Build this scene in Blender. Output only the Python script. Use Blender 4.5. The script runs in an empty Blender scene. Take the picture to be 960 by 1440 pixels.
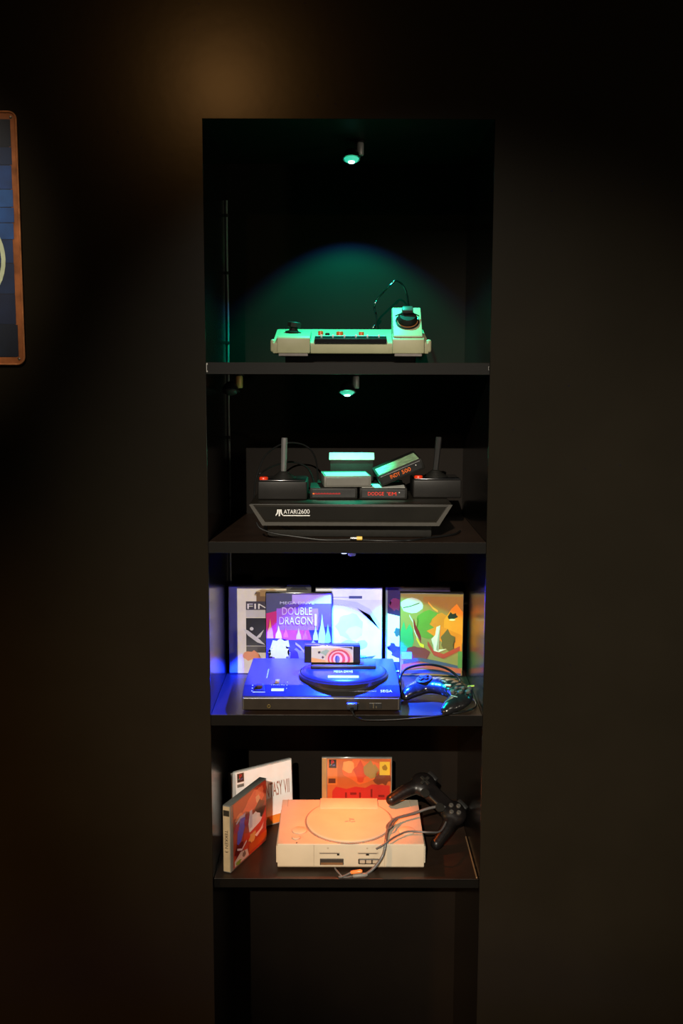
import bpy, bmesh, math, random
from mathutils import Matrix, Vector
R = math.radians
PI = math.pi
scn = bpy.context.scene
COL = scn.collection

# ------------------------------------------------------------------ camera
cam_d = bpy.data.cameras.new('camera')
cam_d.sensor_fit = 'AUTO'; cam_d.sensor_width = 36.0; cam_d.lens = 36.0 * 1490 / 1440
cam = bpy.data.objects.new('camera', cam_d); COL.objects.link(cam)
cam.location = (-0.010, -1.78, 1.50)
cam.matrix_world = Matrix.Translation(cam.location) @ Matrix.Rotation(R(90 - 7.46), 4, 'X') @ Matrix.Rotation(R(0.15), 4, 'Z')
scn.camera = cam

# ------------------------------------------------------------------ world, exposure
w = bpy.data.worlds.new('world'); scn.world = w; w.use_nodes = True
w.node_tree.nodes['Background'].inputs[0].default_value = (0.9, 0.75, 0.55, 1)
w.node_tree.nodes['Background'].inputs[1].default_value = 0.0008
scn.view_settings.view_transform = 'Standard'; scn.view_settings.look = 'None'
scn.view_settings.gamma = 1; scn.view_settings.use_curve_mapping = False
scn.view_settings.exposure = 0.0

KEY_POS = (-0.85, -7.00, 4.33)       # warm ceiling display spot across the hall that picks out the niche
KEY_AIM = (0.22, 0.0, 1.02)
KEY_W, KEY_SIZE, KEY_BLEND = 3150.0, 12.8, 1.0
GLOW_POS = (-0.906, -6.6, 3.65)       # dim warm lamp hanging beside it, seen as a soft sheen on the satin wall
GLOW_W = 34.0
LOW_POS = (-2.2, -1.7, 1.30)         # low warm lamp at the left
LOW_W = 170.0
FILL_POS = (2.45, -2.3, 1.15)        # added fill lamp, out of view, brightens the little spotlight posts from the right
FILL_W = 48.0
SIGN_POS = (-0.90, -3.0, 4.20)       # narrow spot on the tin sign
SIGN_W = 620.0
CEIL = 4.50

# ------------------------------------------------------------------ helpers
def s2l(c):
    c = c / 255.0
    return c / 12.92 if c <= 0.04045 else ((c + 0.055) / 1.055) ** 2.4
def rgb(r, g, b): return (s2l(r), s2l(g), s2l(b))

MATS = {}
def mat(name, col, rough=0.5, metal=0.0, spec=0.5, var=0.12, scale=60.0, bump=0.0, coat=0.0):
    """procedural plastic / paint / metal: base colour varied by a noise, optional fine relief"""
    if name in MATS: return MATS[name]
    m = bpy.data.materials.new(name); m.use_nodes = True
    nt = m.node_tree; b = nt.nodes['Principled BSDF']
    tc = nt.nodes.new('ShaderNodeTexCoord'); nz = nt.nodes.new('ShaderNodeTexNoise')
    nz.inputs['Scale'].default_value = scale; nz.inputs['Detail'].default_value = 3
    nt.links.new(tc.outputs['Object'], nz.inputs['Vector'])
    rp = nt.nodes.new('ShaderNodeValToRGB')
    rp.color_ramp.elements[0].position = 0.3; rp.color_ramp.elements[1].position = 0.7
    rp.color_ramp.elements[0].color = tuple(c * (1 - var) for c in col) + (1,)
    rp.color_ramp.elements[1].color = tuple(min(1, c * (1 + var)) for c in col) + (1,)
    nt.links.new(nz.outputs['Fac'], rp.inputs['Fac']); nt.links.new(rp.outputs['Color'], b.inputs['Base Color'])
    b.inputs['Roughness'].default_value = rough; b.inputs['Metallic'].default_value = metal
    b.inputs['Specular IOR Level'].default_value = spec
    b.inputs['Coat Weight'].default_value = coat; b.inputs['Coat Roughness'].default_value = 0.12
    if bump:
        bp = nt.nodes.new('ShaderNodeBump'); bp.inputs['Strength'].default_value = bump; bp.inputs['Distance'].default_value = 0.001
        n2 = nt.nodes.new('ShaderNodeTexNoise'); n2.inputs['Scale'].default_value = scale * 6
        nt.links.new(tc.outputs['Object'], n2.inputs['Vector']); nt.links.new(n2.outputs['Fac'], bp.inputs['Height'])
        nt.links.new(bp.outputs['Normal'], b.inputs['Normal'])
    MATS[name] = m
    return m
def emat(name, col, strength):
    m = bpy.data.materials.new(name); m.use_nodes = True; nt = m.node_tree
    b = nt.nodes['Principled BSDF']
    b.inputs['Base Color'].default_value = (0.5, 0.5, 0.5, 1); b.inputs['Roughness'].default_value = 0.1
    b.inputs['Emission Color'].default_value = col + (1,); b.inputs['Emission Strength'].default_value = strength
    return m
def pane_mat():
    if 'clear pane' in MATS: return MATS['clear pane']
    m = bpy.data.materials.new('clear pane'); m.use_nodes = True; nt = m.node_tree; nt.nodes.clear()
    out = nt.nodes.new('ShaderNodeOutputMaterial'); mx = nt.nodes.new('ShaderNodeMixShader')
    tr = nt.nodes.new('ShaderNodeBsdfTransparent'); gl = nt.nodes.new('ShaderNodeBsdfGlossy'); fr = nt.nodes.new('ShaderNodeFresnel')
    gl.inputs['Roughness'].default_value = 0.08; fr.inputs['IOR'].default_value = 1.45
    ge = nt.nodes.new('ShaderNodeNewGeometry'); su = nt.nodes.new('ShaderNodeMath'); su.operation = 'SUBTRACT'; su.inputs[0].default_value = 1.0
    mu = nt.nodes.new('ShaderNodeMath'); mu.operation = 'MULTIPLY'
    nt.links.new(ge.outputs['Backfacing'], su.inputs[1]); nt.links.new(su.outputs[0], mu.inputs[0]); nt.links.new(fr.outputs[0], mu.inputs[1])
    nt.links.new(mu.outputs[0], mx.inputs[0]); nt.links.new(tr.outputs[0], mx.inputs[1]); nt.links.new(gl.outputs[0], mx.inputs[2])
    nt.links.new(mx.outputs[0], out.inputs['Surface'])
    MATS['clear pane'] = m
    return m
def inkm(col, rough=0.35, coat=0.3):
    key = 'ink_%d_%d_%d' % col
    return mat(key, rgb(*col), rough, var=0.06, scale=40, coat=coat)

def link(name, bm, m, parent=None, smooth=False):
    me = bpy.data.meshes.new(name)
    bmesh.ops.recalc_face_normals(bm, faces=bm.faces)
    bm.to_mesh(me); bm.free()
    ms = m if isinstance(m, (list, tuple)) else [m]
    for x in ms: me.materials.append(x)
    if smooth:
        for p in me.polygons: p.use_smooth = True
        try: me.set_sharp_from_angle(angle=R(38))
        except Exception: pass
    o = bpy.data.objects.new(name, me); COL.objects.link(o)
    if parent: o.parent = parent
    return o
def tag(o, label=None, cat=None, group=None, kind=None):
    if label: o['label'] = label
    if cat: o['category'] = cat
    if group: o['group'] = group
    if kind: o['kind'] = kind
    return o
def adopt(o, root, parent=None):
    """parent o (built in world coordinates) under root's part without moving it"""
    o.parent = parent or root
    o.matrix_parent_inverse = (Matrix.Translation(root.location) @ root.rotation_euler.to_matrix().to_4x4()).inverted()
    return o
def thing(name, label, cat, loc=(0, 0, 0), rot=(0, 0, 0), group=None):
    o = bpy.data.objects.new(name, None); o.empty_display_size = 0.02; COL.objects.link(o)
    o.location = loc; o.rotation_euler = rot
    return tag(o, label, cat, group)
def struct(name, bm, m): return tag(link(name, bm, m), kind='structure')

def add(dst, src):
    me = bpy.data.meshes.new('tmp'); src.to_mesh(me); src.free(); dst.from_mesh(me); bpy.data.meshes.remove(me); return dst
def bx(x0, x1, y0, y1, z0, z1, bev=0.0, seg=2, M=None, into=None):
    b = bmesh.new()
    bmesh.ops.create_cube(b, size=1)
    for v in b.verts:
        v.co = Vector((x0 if v.co.x < 0 else x1, y0 if v.co.y < 0 else y1, z0 if v.co.z < 0 else z1))
    if bev: bmesh.ops.bevel(b, geom=b.edges[:], offset=bev, segments=seg, affect='EDGES', profile=0.5)
    if M is not None: b.transform(M)
    return add(into, b) if into is not None else b
def lathe(prof, n=32, M=None, into=None):
    b = bmesh.new(); rings = []
    for r, z in prof:
        if r < 1e-6: rings.append([b.verts.new((0, 0, z))])
        else: rings.append([b.verts.new((r * math.cos(2 * PI * k / n), r * math.sin(2 * PI * k / n), z)) for k in range(n)])
    for a, c in zip(rings, rings[1:]):
        for k in range(n):
            k2 = (k + 1) % n
            if len(a) == 1 and len(c) == 1: continue
            if len(a) == 1: b.faces.new((a[0], c[k], c[k2]))
            elif len(c) == 1: b.faces.new((a[k], a[k2], c[0]))
            else: b.faces.new((a[k], a[k2], c[k2], c[k]))
    for rg in () if prof[0] == prof[-1] else (rings[0], rings[-1]):
        if len(rg) > 1: b.faces.new(rg)
    if M is not None: b.transform(M)
    return add(into, b) if into is not None else b
def prism_x(prof, x0, x1, bev=0.0, M=None, into=None, taper=None):
    """profile of (y, z) points extruded along x; taper(y, z) shifts the ends inwards"""
    b = bmesh.new()
    A = [b.verts.new((x0 + (taper(y, z) if taper else 0), y, z)) for y, z in prof]
    B = [b.verts.new((x1 - (taper(y, z) if taper else 0), y, z)) for y, z in prof]
    n = len(prof); b.faces.new(A); b.faces.new(B[::-1])
    for k in range(n): b.faces.new((A[k], B[k], B[(k + 1) % n], A[(k + 1) % n]))
    if bev: bmesh.ops.bevel(b, geom=b.edges[:], offset=bev, segments=2, affect='EDGES', profile=0.5)
    if M is not None: b.transform(M)
    return add(into, b) if into is not None else b
def prism_y(poly, y0, y1, bev=0.0, M=None, into=None):
    """polygon of (x, z) points extruded along y"""
    b = bmesh.new()
    A = [b.verts.new((x, y0, z)) for x, z in poly]; B = [b.verts.new((x, y1, z)) for x, z in poly]
    n = len(poly); b.faces.new(A); b.faces.new(B[::-1])
    for k in range(n): b.faces.new((A[k], B[k], B[(k + 1) % n], A[(k + 1) % n]))
    if bev: bmesh.ops.bevel(b, geom=b.edges[:], offset=bev, segments=2, affect='EDGES', profile=0.5)
    if M is not None: b.transform(M)
    return add(into, b) if into is not None else b
def spline(pts, sub=8):
    P = [Vector(p) for p in pts]; out = []
    for i in range(len(P) - 1):
        p0 = P[max(i - 1, 0)]; p1 = P[i]; p2 = P[i + 1]; p3 = P[min(i + 2, len(P) - 1)]
        for k in range(sub):
            t = k / sub
            out.append(0.5 * ((2 * p1) + (p2 - p0) * t + (2 * p0 - 5 * p1 + 4 * p2 - p3) * t * t + (3 * p1 - p0 - 3 * p2 + p3) * t ** 3))
    out.append(P[-1]); return out
def tube(pts, r, n=10, sub=8, M=None, into=None, taper=None):
    b = bmesh.new(); C = spline(pts, sub) if sub else [Vector(p) for p in pts]; rings = []
    up = Vector((0.13, 0.31, 0.94)); N = len(C)
    for i, c in enumerate(C):
        t = (C[min(i + 1, N - 1)] - C[max(i - 1, 0)]).normalized()
        a = up - t * up.dot(t)
        if a.length < 1e-4: a = Vector((1, 0, 0)) - t * t.x
        a.normalize(); d = t.cross(a); up = a
        rr = r * (taper(i / (N - 1)) if taper else 1)
        rings.append([b.verts.new(c + a * rr * math.cos(2 * PI * k / n) + d * rr * math.sin(2 * PI * k / n)) for k in range(n)])
    for A, B in zip(rings, rings[1:]):
        for k in range(n): b.faces.new((A[k], A[(k + 1) % n], B[(k + 1) % n], B[k]))
    b.faces.new(rings[0]); b.faces.new(rings[-1])
    if M is not None: b.transform(M)
    return add(into, b) if into is not None else b
def ball(c, r, sc=(1, 1, 1), M=None, into=None, u=16, v=10):
    b = bmesh.new(); bmesh.ops.create_uvsphere(b, u_segments=u, v_segments=v, radius=r)
    b.transform(Matrix.Translation(c) @ Matrix.Diagonal((*sc, 1)))
    if M is not None: b.transform(M)
    return add(into, b) if into is not None else b
def fused(bm, voxel, smooth=6):
    """one continuous skin over the joined solids in bm"""
    me = bpy.data.meshes.new('tmp'); bm.to_mesh(me); bm.free()
    o = bpy.data.objects.new('tmp', me); COL.objects.link(o)
    a = o.modifiers.new('r', 'REMESH'); a.mode = 'VOXEL'; a.voxel_size = voxel
    c = o.modifiers.new('s', 'SMOOTH'); c.iterations = smooth; c.factor = 0.6
    dg = bpy.context.evaluated_depsgraph_get(); dg.update()
    m2 = bpy.data.meshes.new_from_object(o.evaluated_get(dg))
    bpy.data.objects.remove(o); bpy.data.meshes.remove(me)
    b = bmesh.new(); b.from_mesh(m2); bpy.data.meshes.remove(m2); return b
def text(body, width, height, M, depth=0.0003, align='l', into=None, shear=0.0):
    """lettering facing -y in its own frame, fitted to width x height, lower left at the origin of M"""
    c = bpy.data.curves.new('t', 'FONT'); c.body = body; c.size = 1; c.resolution_u = 3; c.shear = shear
    o = bpy.data.objects.new('t', c); COL.objects.link(o)
    dg = bpy.context.evaluated_depsgraph_get(); dg.update()
    me = bpy.data.meshes.new_from_object(o.evaluated_get(dg))
    bpy.data.objects.remove(o); bpy.data.curves.remove(c)
    b = bmesh.new(); b.from_mesh(me); bpy.data.meshes.remove(me)
    xs = [v.co.x for v in b.verts]; ys = [v.co.y for v in b.verts]
    w0 = max(xs) - min(xs); h0 = max(ys) - min(ys)
    for v in b.verts:
        v.co = Vector(((v.co.x - min(xs)) / w0 * width, 0, (v.co.y - min(ys)) / h0 * height))
    ex = bmesh.ops.extrude_face_region(b, geom=b.faces[:])
    for g in ex['geom']:
        if isinstance(g, bmesh.types.BMVert): g.co.y -= depth
    b.transform(M)
    return add(into, b) if into is not None else b
def T(x, y, z): return Matrix.Translation((x, y, z))
def RX(a): return Matrix.Rotation(R(a), 4, 'X')
def RY(a): return Matrix.Rotation(R(a), 4, 'Y')
def RZ(a): return Matrix.Rotation(R(a), 4, 'Z')

# flat print: polygons in (u, v) on a w x h sheet facing -y, one ink per polygon, laid in order
def print_sheet(name, polys, wd, ht, parent, y=0.0, M=None):
    b = bmesh.new(); inks = []; step = 0.00005
    for k, (col, pts) in enumerate(polys):
        if col not in inks: inks.append(col)
        vs = [b.verts.new(((min(1, max(0, u)) - .5) * wd, y - step * k, min(1, max(0, v)) * ht)) for u, v in pts]
        try: f = b.faces.new(vs); f.material_index = inks.index(col)
        except ValueError: pass
    if M is not None: b.transform(M)
    me = bpy.data.meshes.new(name)
    bmesh.ops.triangulate(b, faces=[f for f in b.faces if len(f.verts) > 4])
    b.to_mesh(me); b.free()
    for c in inks: me.materials.append(inkm(c))
    o = bpy.data.objects.new(name, me); COL.objects.link(o); o.parent = parent
    return o
RECT = [(0, 0), (1, 0), (1, 1), (0, 1)]
def rect(u0, v0, u1, v1): return [(u0, v0), (u1, v0), (u1, v1), (u0, v1)]
def oval(cu, cv, ru, rv, n=20, a0=0, a1=360):
    full = a1 - a0 == 360
    return [(cu + ru * math.cos(R(a0 + (a1 - a0) * k / (n if full else n - 1))), cv + rv * math.sin(R(a0 + (a1 - a0) * k / (n if full else n - 1)))) for k in range(n)]
def blob(cu, cv, ru, rv, seed, n=16, j=0.35):
    rr = random.Random(seed)
    return [(cu + ru * (1 + rr.uniform(-j, j)) * math.cos(2 * PI * k / n), cv + rv * (1 + rr.uniform(-j, j)) * math.sin(2 * PI * k / n)) for k in range(n)]
def star(cu, cv, r0, r1, asp, n=14):
    return [(cu + (r0 if k % 2 else r1) * math.cos(PI * k / n), cv + asp * (r0 if k % 2 else r1) * math.sin(PI * k / n)) for k in range(2 * n)]
def flame(u, v, wd, ht): return [(u - wd, v), (u + wd, v), (u + wd * .8, v + ht * .35), (u + wd * .25, v + ht * .7), (u, v + ht), (u - wd * .35, v + ht * .6), (u - wd * .9, v + ht * .3)]
def band(pts, wd):
    a = [(u, v + wd) for u, v in pts]; b = [(u, v - wd) for u, v in pts]
    return a + b[::-1]

# ------------------------------------------------------------------ materials of the place
M_WALL = mat('black satin wall paint', (0.0112, 0.0090, 0.0058), 0.20, spec=0.30, var=0.10, scale=5, bump=0.05)
M_NICHE = mat('black laminate', (0.004, 0.0036, 0.003), 0.20, spec=0.5, var=0.08, scale=20)
M_BACK = mat('black back panel', (0.0068, 0.0045, 0.0029), 0.55, spec=0.1, var=0.10, scale=9)
M_SHELF = mat('black shelf board', (0.0032, 0.0027, 0.0019), 0.45, spec=0.15, var=0.12, scale=30)
M_BOARD = mat('dark brown shelf board', (0.022, 0.0125, 0.008), 0.40, spec=0.25, var=0.15, scale=30)
M_FLOOR = mat('brown floor boards', (0.06, 0.036, 0.018), 0.45, var=0.2, scale=4)
M_ROOM = mat('grey room wall', (0.10, 0.095, 0.078), 0.8, var=0.06, scale=6)
M_CEIL = mat('dark ceiling paint', (0.02, 0.018, 0.015), 0.8, var=0.06, scale=6)
M_BLK = mat('black plastic', (0.012, 0.012, 0.012), 0.38, var=0.1, scale=90, bump=0.05)
M_BLKG = mat('glossy black plastic', (0.010, 0.010, 0.011), 0.2, var=0.1, scale=90, coat=0.3)
M_BLKM = mat('matt black plastic', (0.012, 0.0115, 0.010), 0.55, spec=0.2, var=0.1, scale=120, bump=0.1)
M_GREY = mat('mid grey plastic', (0.17, 0.165, 0.155), 0.45, var=0.08, scale=80)
M_DGREY = mat('dark grey plastic', (0.05, 0.048, 0.044), 0.45, var=0.1, scale=80)
M_CREAM = mat('aged cream plastic', (0.36, 0.345, 0.21), 0.5, var=0.06, scale=30)
M_PSX = mat('pale grey console plastic', (0.50, 0.435, 0.335), 0.5, var=0.04, scale=30, bump=0.03)
M_PSX2 = mat('slightly darker grey console plastic', (0.38, 0.31, 0.23), 0.5, var=0.04, scale=30)
M_ORANGE = mat('orange button plastic', (0.80, 0.042, 0.008), 0.35, var=0.08)
M_WHITE = mat('white print', (0.75, 0.75, 0.74), 0.4, var=0.03)
M_PAPER = mat('pale paper label', (0.55, 0.56, 0.52), 0.5, var=0.10, scale=50)
M_STEEL = mat('brushed steel', (0.45, 0.44, 0.42), 0.35, metal=1.0, var=0.08, scale=200)
M_BRONZE = mat('bronze metal', (0.62, 0.34, 0.12), 0.5, metal=0.3, var=0.1, scale=120)
M_CORD = mat('black rubber cord', (0.008, 0.008, 0.008), 0.25, spec=0.4, var=0.1)
M_GCORD = mat('grey rubber cord', (0.10, 0.10, 0.10), 0.35, var=0.1)

# ------------------------------------------------------------------ room lamps and an added fill lamp (out of frame, on the ceiling)
def ceiling_spot(pos, watt, col, label, target, size_deg, blend, radius):
    t = thing('ceiling_lamp', label, 'lamp', (pos[0], pos[1], CEIL - 0.0004))
    link('mount', lathe([(0.0, 0), (0.05, 0), (0.05, -0.02), (0.012, -0.022), (0.012, pos[2] - CEIL + 0.085), (0, pos[2] - CEIL + 0.085)], 24), M_BLKM, t, True)
    d = (Vector(target) - Vector(pos)).normalized()
    q = d.to_track_quat('-Z', 'Y').to_matrix().to_4x4()
    off = T(0, 0, pos[2] - CEIL) @ q
    link('shade', lathe([(0.0, 0.085), (0.03, 0.085), (0.036, 0.07), (0.038, -0.01), (0.036, -0.01), (0.034, 0.06), (0.0, 0.062)], 24, off), M_BLKM, t, True)
    l = bpy.data.lights.new('bulb', 'SPOT'); l.energy = watt; l.color = col; l.spot_size = R(size_deg); l.spot_blend = blend
    l.shadow_soft_size = radius
    o = bpy.data.objects.new('bulb', l); COL.objects.link(o); o.parent = t; o.matrix_local = off @ T(0, 0, -0.02)
    return t
ceiling_spot(KEY_POS, KEY_W, (1.0, 0.90, 0.74), 'black ceiling spotlight in front of the niche, above the left wall', KEY_AIM, KEY_SIZE, KEY_BLEND, 0.022)
ceiling_spot(FILL_POS, FILL_W, (1.0, 0.90, 0.70), 'added fill lamp out of view on the right side of the hall', (0.0, 0.1, 1.3), 60, 1.0, 0.08)

ceiling_spot(SIGN_POS, SIGN_W, (1.0, 0.85, 0.62), 'black ceiling spotlight aimed at the blue tin sign', (-0.69, 0.0, 1.70), 7.5, 1.0, 0.03)

ceiling_spot(GLOW_POS, GLOW_W, (1.0, 0.46, 0.13), 'small dim spotlight on a long stem across the hall', (0.0, 0.0, 1.5), 60, 1.0, 0.06)
ceiling_spot(LOW_POS, LOW_W, (1.0, 0.50, 0.13), 'low hanging warm lamp on the left side of the hall', (-0.30, 0.0, 0.45), 40, 1.0, 0.05)

# ------------------------------------------------------------------ shell
NX, NT, ND = 0.2368, 1.908, 0.37      # niche half width, top, depth
b = bx(-2.6, -NX, 0, 0.02, 0, CEIL); bx(NX, 2.6, 0, 0.02, 0, 2.7, into=b); bx(-NX, NX, 0, 0.02, NT, 2.7, into=b)
struct('wall_back', b, M_WALL)
struct('wall_niche_left', bx(-NX - 0.018, -NX + 0.0006, 0.0004, ND + 0.018, 0.0, NT + 0.018, 0.0008), M_NICHE)
struct('wall_niche_right', bx(NX - 0.0006, NX + 0.018, 0.0004, ND + 0.018, 0.0, NT + 0.018, 0.0008), M_NICHE)
struct('ceiling_niche', bx(-NX, NX, 0.0004, ND, NT - 0.0006, NT + 0.018, 0.0005), M_BACK)
struct('wall_niche_back', bx(-NX, NX, ND, ND + 0.018, 0, NT), M_BACK)
struct('floor', bx(-2.6, 2.6, -8.5, 0.4, -0.05, 0), M_FLOOR)
struct('ceiling', bx(-2.6, 2.6, -8.5, 0.4, CEIL, CEIL + 0.05), M_CEIL)
struct('wall_left', bx(-2.65, -2.6, -8.5, 0.02, 0, CEIL), M_WALL)
struct('wall_right', bx(2.6, 2.65, -8.5, 0.02, 0, CEIL), M_WALL)
struct('wall_front', bx(-2.6, 2.6, -8.55, -8.5, 0, CEIL), M_ROOM)

# ------------------------------------------------------------------ shelves
S1, S2, S3, S4, TH = 1.5175, 1.215, 0.9105, 0.605, 0.0195
def shelf(z, y0, label, th=TH, pins=False):
    t = thing('shelf', label, 'shelf', (0, 0, z - th))
    g = 0.0008
    link('board', bx(-NX + g, NX - g, y0 + 0.001, ND - g, 0, th, 0.0006), M_BOARD, t)
    link('edge_band', bx(-NX + g, NX - g, y0, y0 + 0.0009, 0.0003, th - 0.0003), M_SHELF, t)
    if pins:
        for sx in (-1, 1):
            c = bx(-0.0012, 0.0012, -0.0012, 0, -0.0075, -0.0048, 0.0003); bx(-0.0012, 0.0012, -0.0012, 0, 0.0048, 0.0075, 0.0003, into=c)
            bx(-0.0012, -0.0002, -0.001, 0, -0.006, 0.006, 0.0002, into=c)
            o = link('clip', c, M_STEEL, t); o['label'] = 'small bright metal clip at the end of the shelf edge'
            o.location = (sx * (NX - 0.0024), y0 - 0.0002, th * 0.55); o.scale = (1 if sx < 0 else 0.6, 1, 1 if sx < 0 else 0.4)
    return t
shelf(S1, 0.001, 'black shelf board under the cream console, topmost of the four', pins=True)
shelf(S2, 0.001, 'black shelf board under the wide black console with the joysticks')
shelf(S3, 0.001, 'black shelf board carrying the blue-lit console and the standing game boxes')
shelf(S4, 0.010, 'black shelf board under the pale grey disc console, lowest of the four', th=0.0165)
b = bx(-0.0012, 0.0012, 0, 0.17, 0, 0.0024, 0.0006)
o = struct('lit_seam_1', b, mat('lit seam brown', (0.20, 0.12, 0.06), 0.3, var=0.1)); o.location = (NX - 0.0036, 0.012, S4 + 0.0004)  # added strip, painting in the lit seam between shelf and niche side

# ------------------------------------------------------------------ little swivel spotlights
def swivel_spot(x, y, z, label, col=None, power=0.0, tilt=0.0, size=86, blend=0.25, lens_col=(0, 1, .5), lens_e=6.0, metal=None, second=None, swing=0.0, hz=-0.024, post=-0.025):
    """hangs from (x, y, z); round head to the lower left of a short post, dome lens looking down and forward"""
    t = thing('swivel_spotlight', label, 'spotlight', (x, y, z))
    mm = metal or mat('satin lamp metal', (0.50, 0.48, 0.46), 0.45, metal=0.3, var=0.08, scale=150)
    link('base_plate', lathe([(0, 0), (0.010, 0), (0.010, -0.003), (0, -0.003)], 24), M_BLKM, t, True)
    p = link('post', lathe([(0, -0.003), (0.0062, -0.003), (0.0072, -0.005), (0.0072, post + 0.0015), (0.0062, post), (0, post)], 24), mm, t, True)
    hm = T(-0.0145, -0.002, hz) @ RX(-16)
    hd = link('head', lathe([(0, 0.010), (0.006, 0.010), (0.013, 0.004), (0.0155, -0.004), (0.0155, -0.0075), (0.0140, -0.0075), (0.0132, -0.004), (0, -0.003)], 32, hm), M_BLKG, t, True)
    link('bezel', lathe([(0.0140, -0.0072), (0.0158, -0.0068), (0.0160, -0.0082), (0.0142, -0.0090), (0.0140, -0.0072)], 32, hm), M_STEEL, hd, True)
    lm = emat('lens glow', tuple(c * 0.55 for c in lens_col), lens_e * 0.22) if lens_e else M_DGREY
    if lens_e: link('led_core', lathe([(0.0062, -0.0135), (0.0055, -0.0146), (0.003, -0.0152), (0, -0.0154)], 20, hm), emat('lamp core', tuple(min(1, c + .35) for c in lens_col), lens_e), hd, True)
    link('lens', lathe([(0.0131, -0.0045), (0.0131, -0.0075), (0.0105, -0.0115), (0.006, -0.0137), (0, -0.0145)], 32, hm), lm, hd, True)
    def emit(c, pw, tl, sz, bl, sw):
        l = bpy.data.lights.new('led', 'SPOT'); l.energy = pw; l.color = c; l.spot_size = R(sz); l.spot_blend = bl; l.shadow_soft_size = 0.005
        o = bpy.data.objects.new('led', l); COL.objects.link(o); o.parent = t
        o.matrix_local = T(-0.0145, -0.005, hz - 0.0205) @ RX(tl) @ RY(sw)
    if col: emit(col, power, tilt, size, blend, swing)
    for s in (second or []): emit(*s)
    return t
swivel_spot(0.0205, 0.162, NT - 0.0008, 'small spotlight glowing green under the top of the niche', (0.005, 1.0, 0.42), 14.0, 20, 85, 0.35, (0.05, 1.0, 0.62), 5.0,
            second=[((0.02, 0.25, 1.0), 4.0, 20.5, 87, 0.10, 0.0)])
swivel_spot(0.0145, 0.162, S1 - TH - 0.0004, 'small spotlight glowing green under the topmost shelf board', (0.02, 1.0, 0.55), 6.0, 0, 80, 0.6, (0.05, 1.0, 0.60), 4.0)
swivel_spot(0.0095, 0.166, S2 - TH - 0.0004, 'small spotlight casting blue light, hung under the second shelf board', (0.004, 0.024, 1.0), 230.0, -6, 90, 0.08, (0.2, 0.35, 1.0), 4.0, swing=5, hz=-0.0125, post=-0.032,
            second=[((0.0, 0.9, 0.70), 12.0, 2, 66, 0.12, -31), ((0.55, 0.5, 1.0), 0.6, -6, 88, 0.3, 8)])
swivel_spot(0.0145, 0.150, S3 - TH - 0.0004, 'small spotlight casting orange light, hung under the third shelf board', (1.0, 0.145, 0.008), 5.2, -4, 94, 0.6, (1.0, 0.5, 0.1), 4.0)
swivel_spot(-0.199, 0.180, S1 - TH - 0.0004, 'unlit small spotlight with bronze post in the left corner under a shelf', lens_e=0, metal=M_BRONZE)

# thin cable running down the left back corner of the niche
for z0, z1, lab in ((S1 + 0.001, 1.83, 'thin grey cable down the niche corner left of the cream console'),
                    (S2 + 0.001, S1 - TH - 0.001, 'thin grey cable down the niche corner left of the joysticks'),
                    (S3 + 0.001, S2 - TH - 0.001, 'thin grey cable down the niche corner behind the white game box')):
    t = thing('corner_cable', lab, 'cable', (-NX + 0.0035, 0.325, z0))
    link('sheath', tube([(0, 0, 0), (0.0006, 0, (z1 - z0) * .3), (-0.0004, 0, (z1 - z0) * .7), (0, 0, z1 - z0)], 0.0022, 8, 6), M_GREY, t, True)
    for k in (0.12, 0.55, 0.9):
        link('cable_clip', bx(-0.0030, 0.0026, -0.0030, 0.0030, (z1 - z0) * k, (z1 - z0) * k + 0.006, 0.0008), M_BLKM, t)

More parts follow.
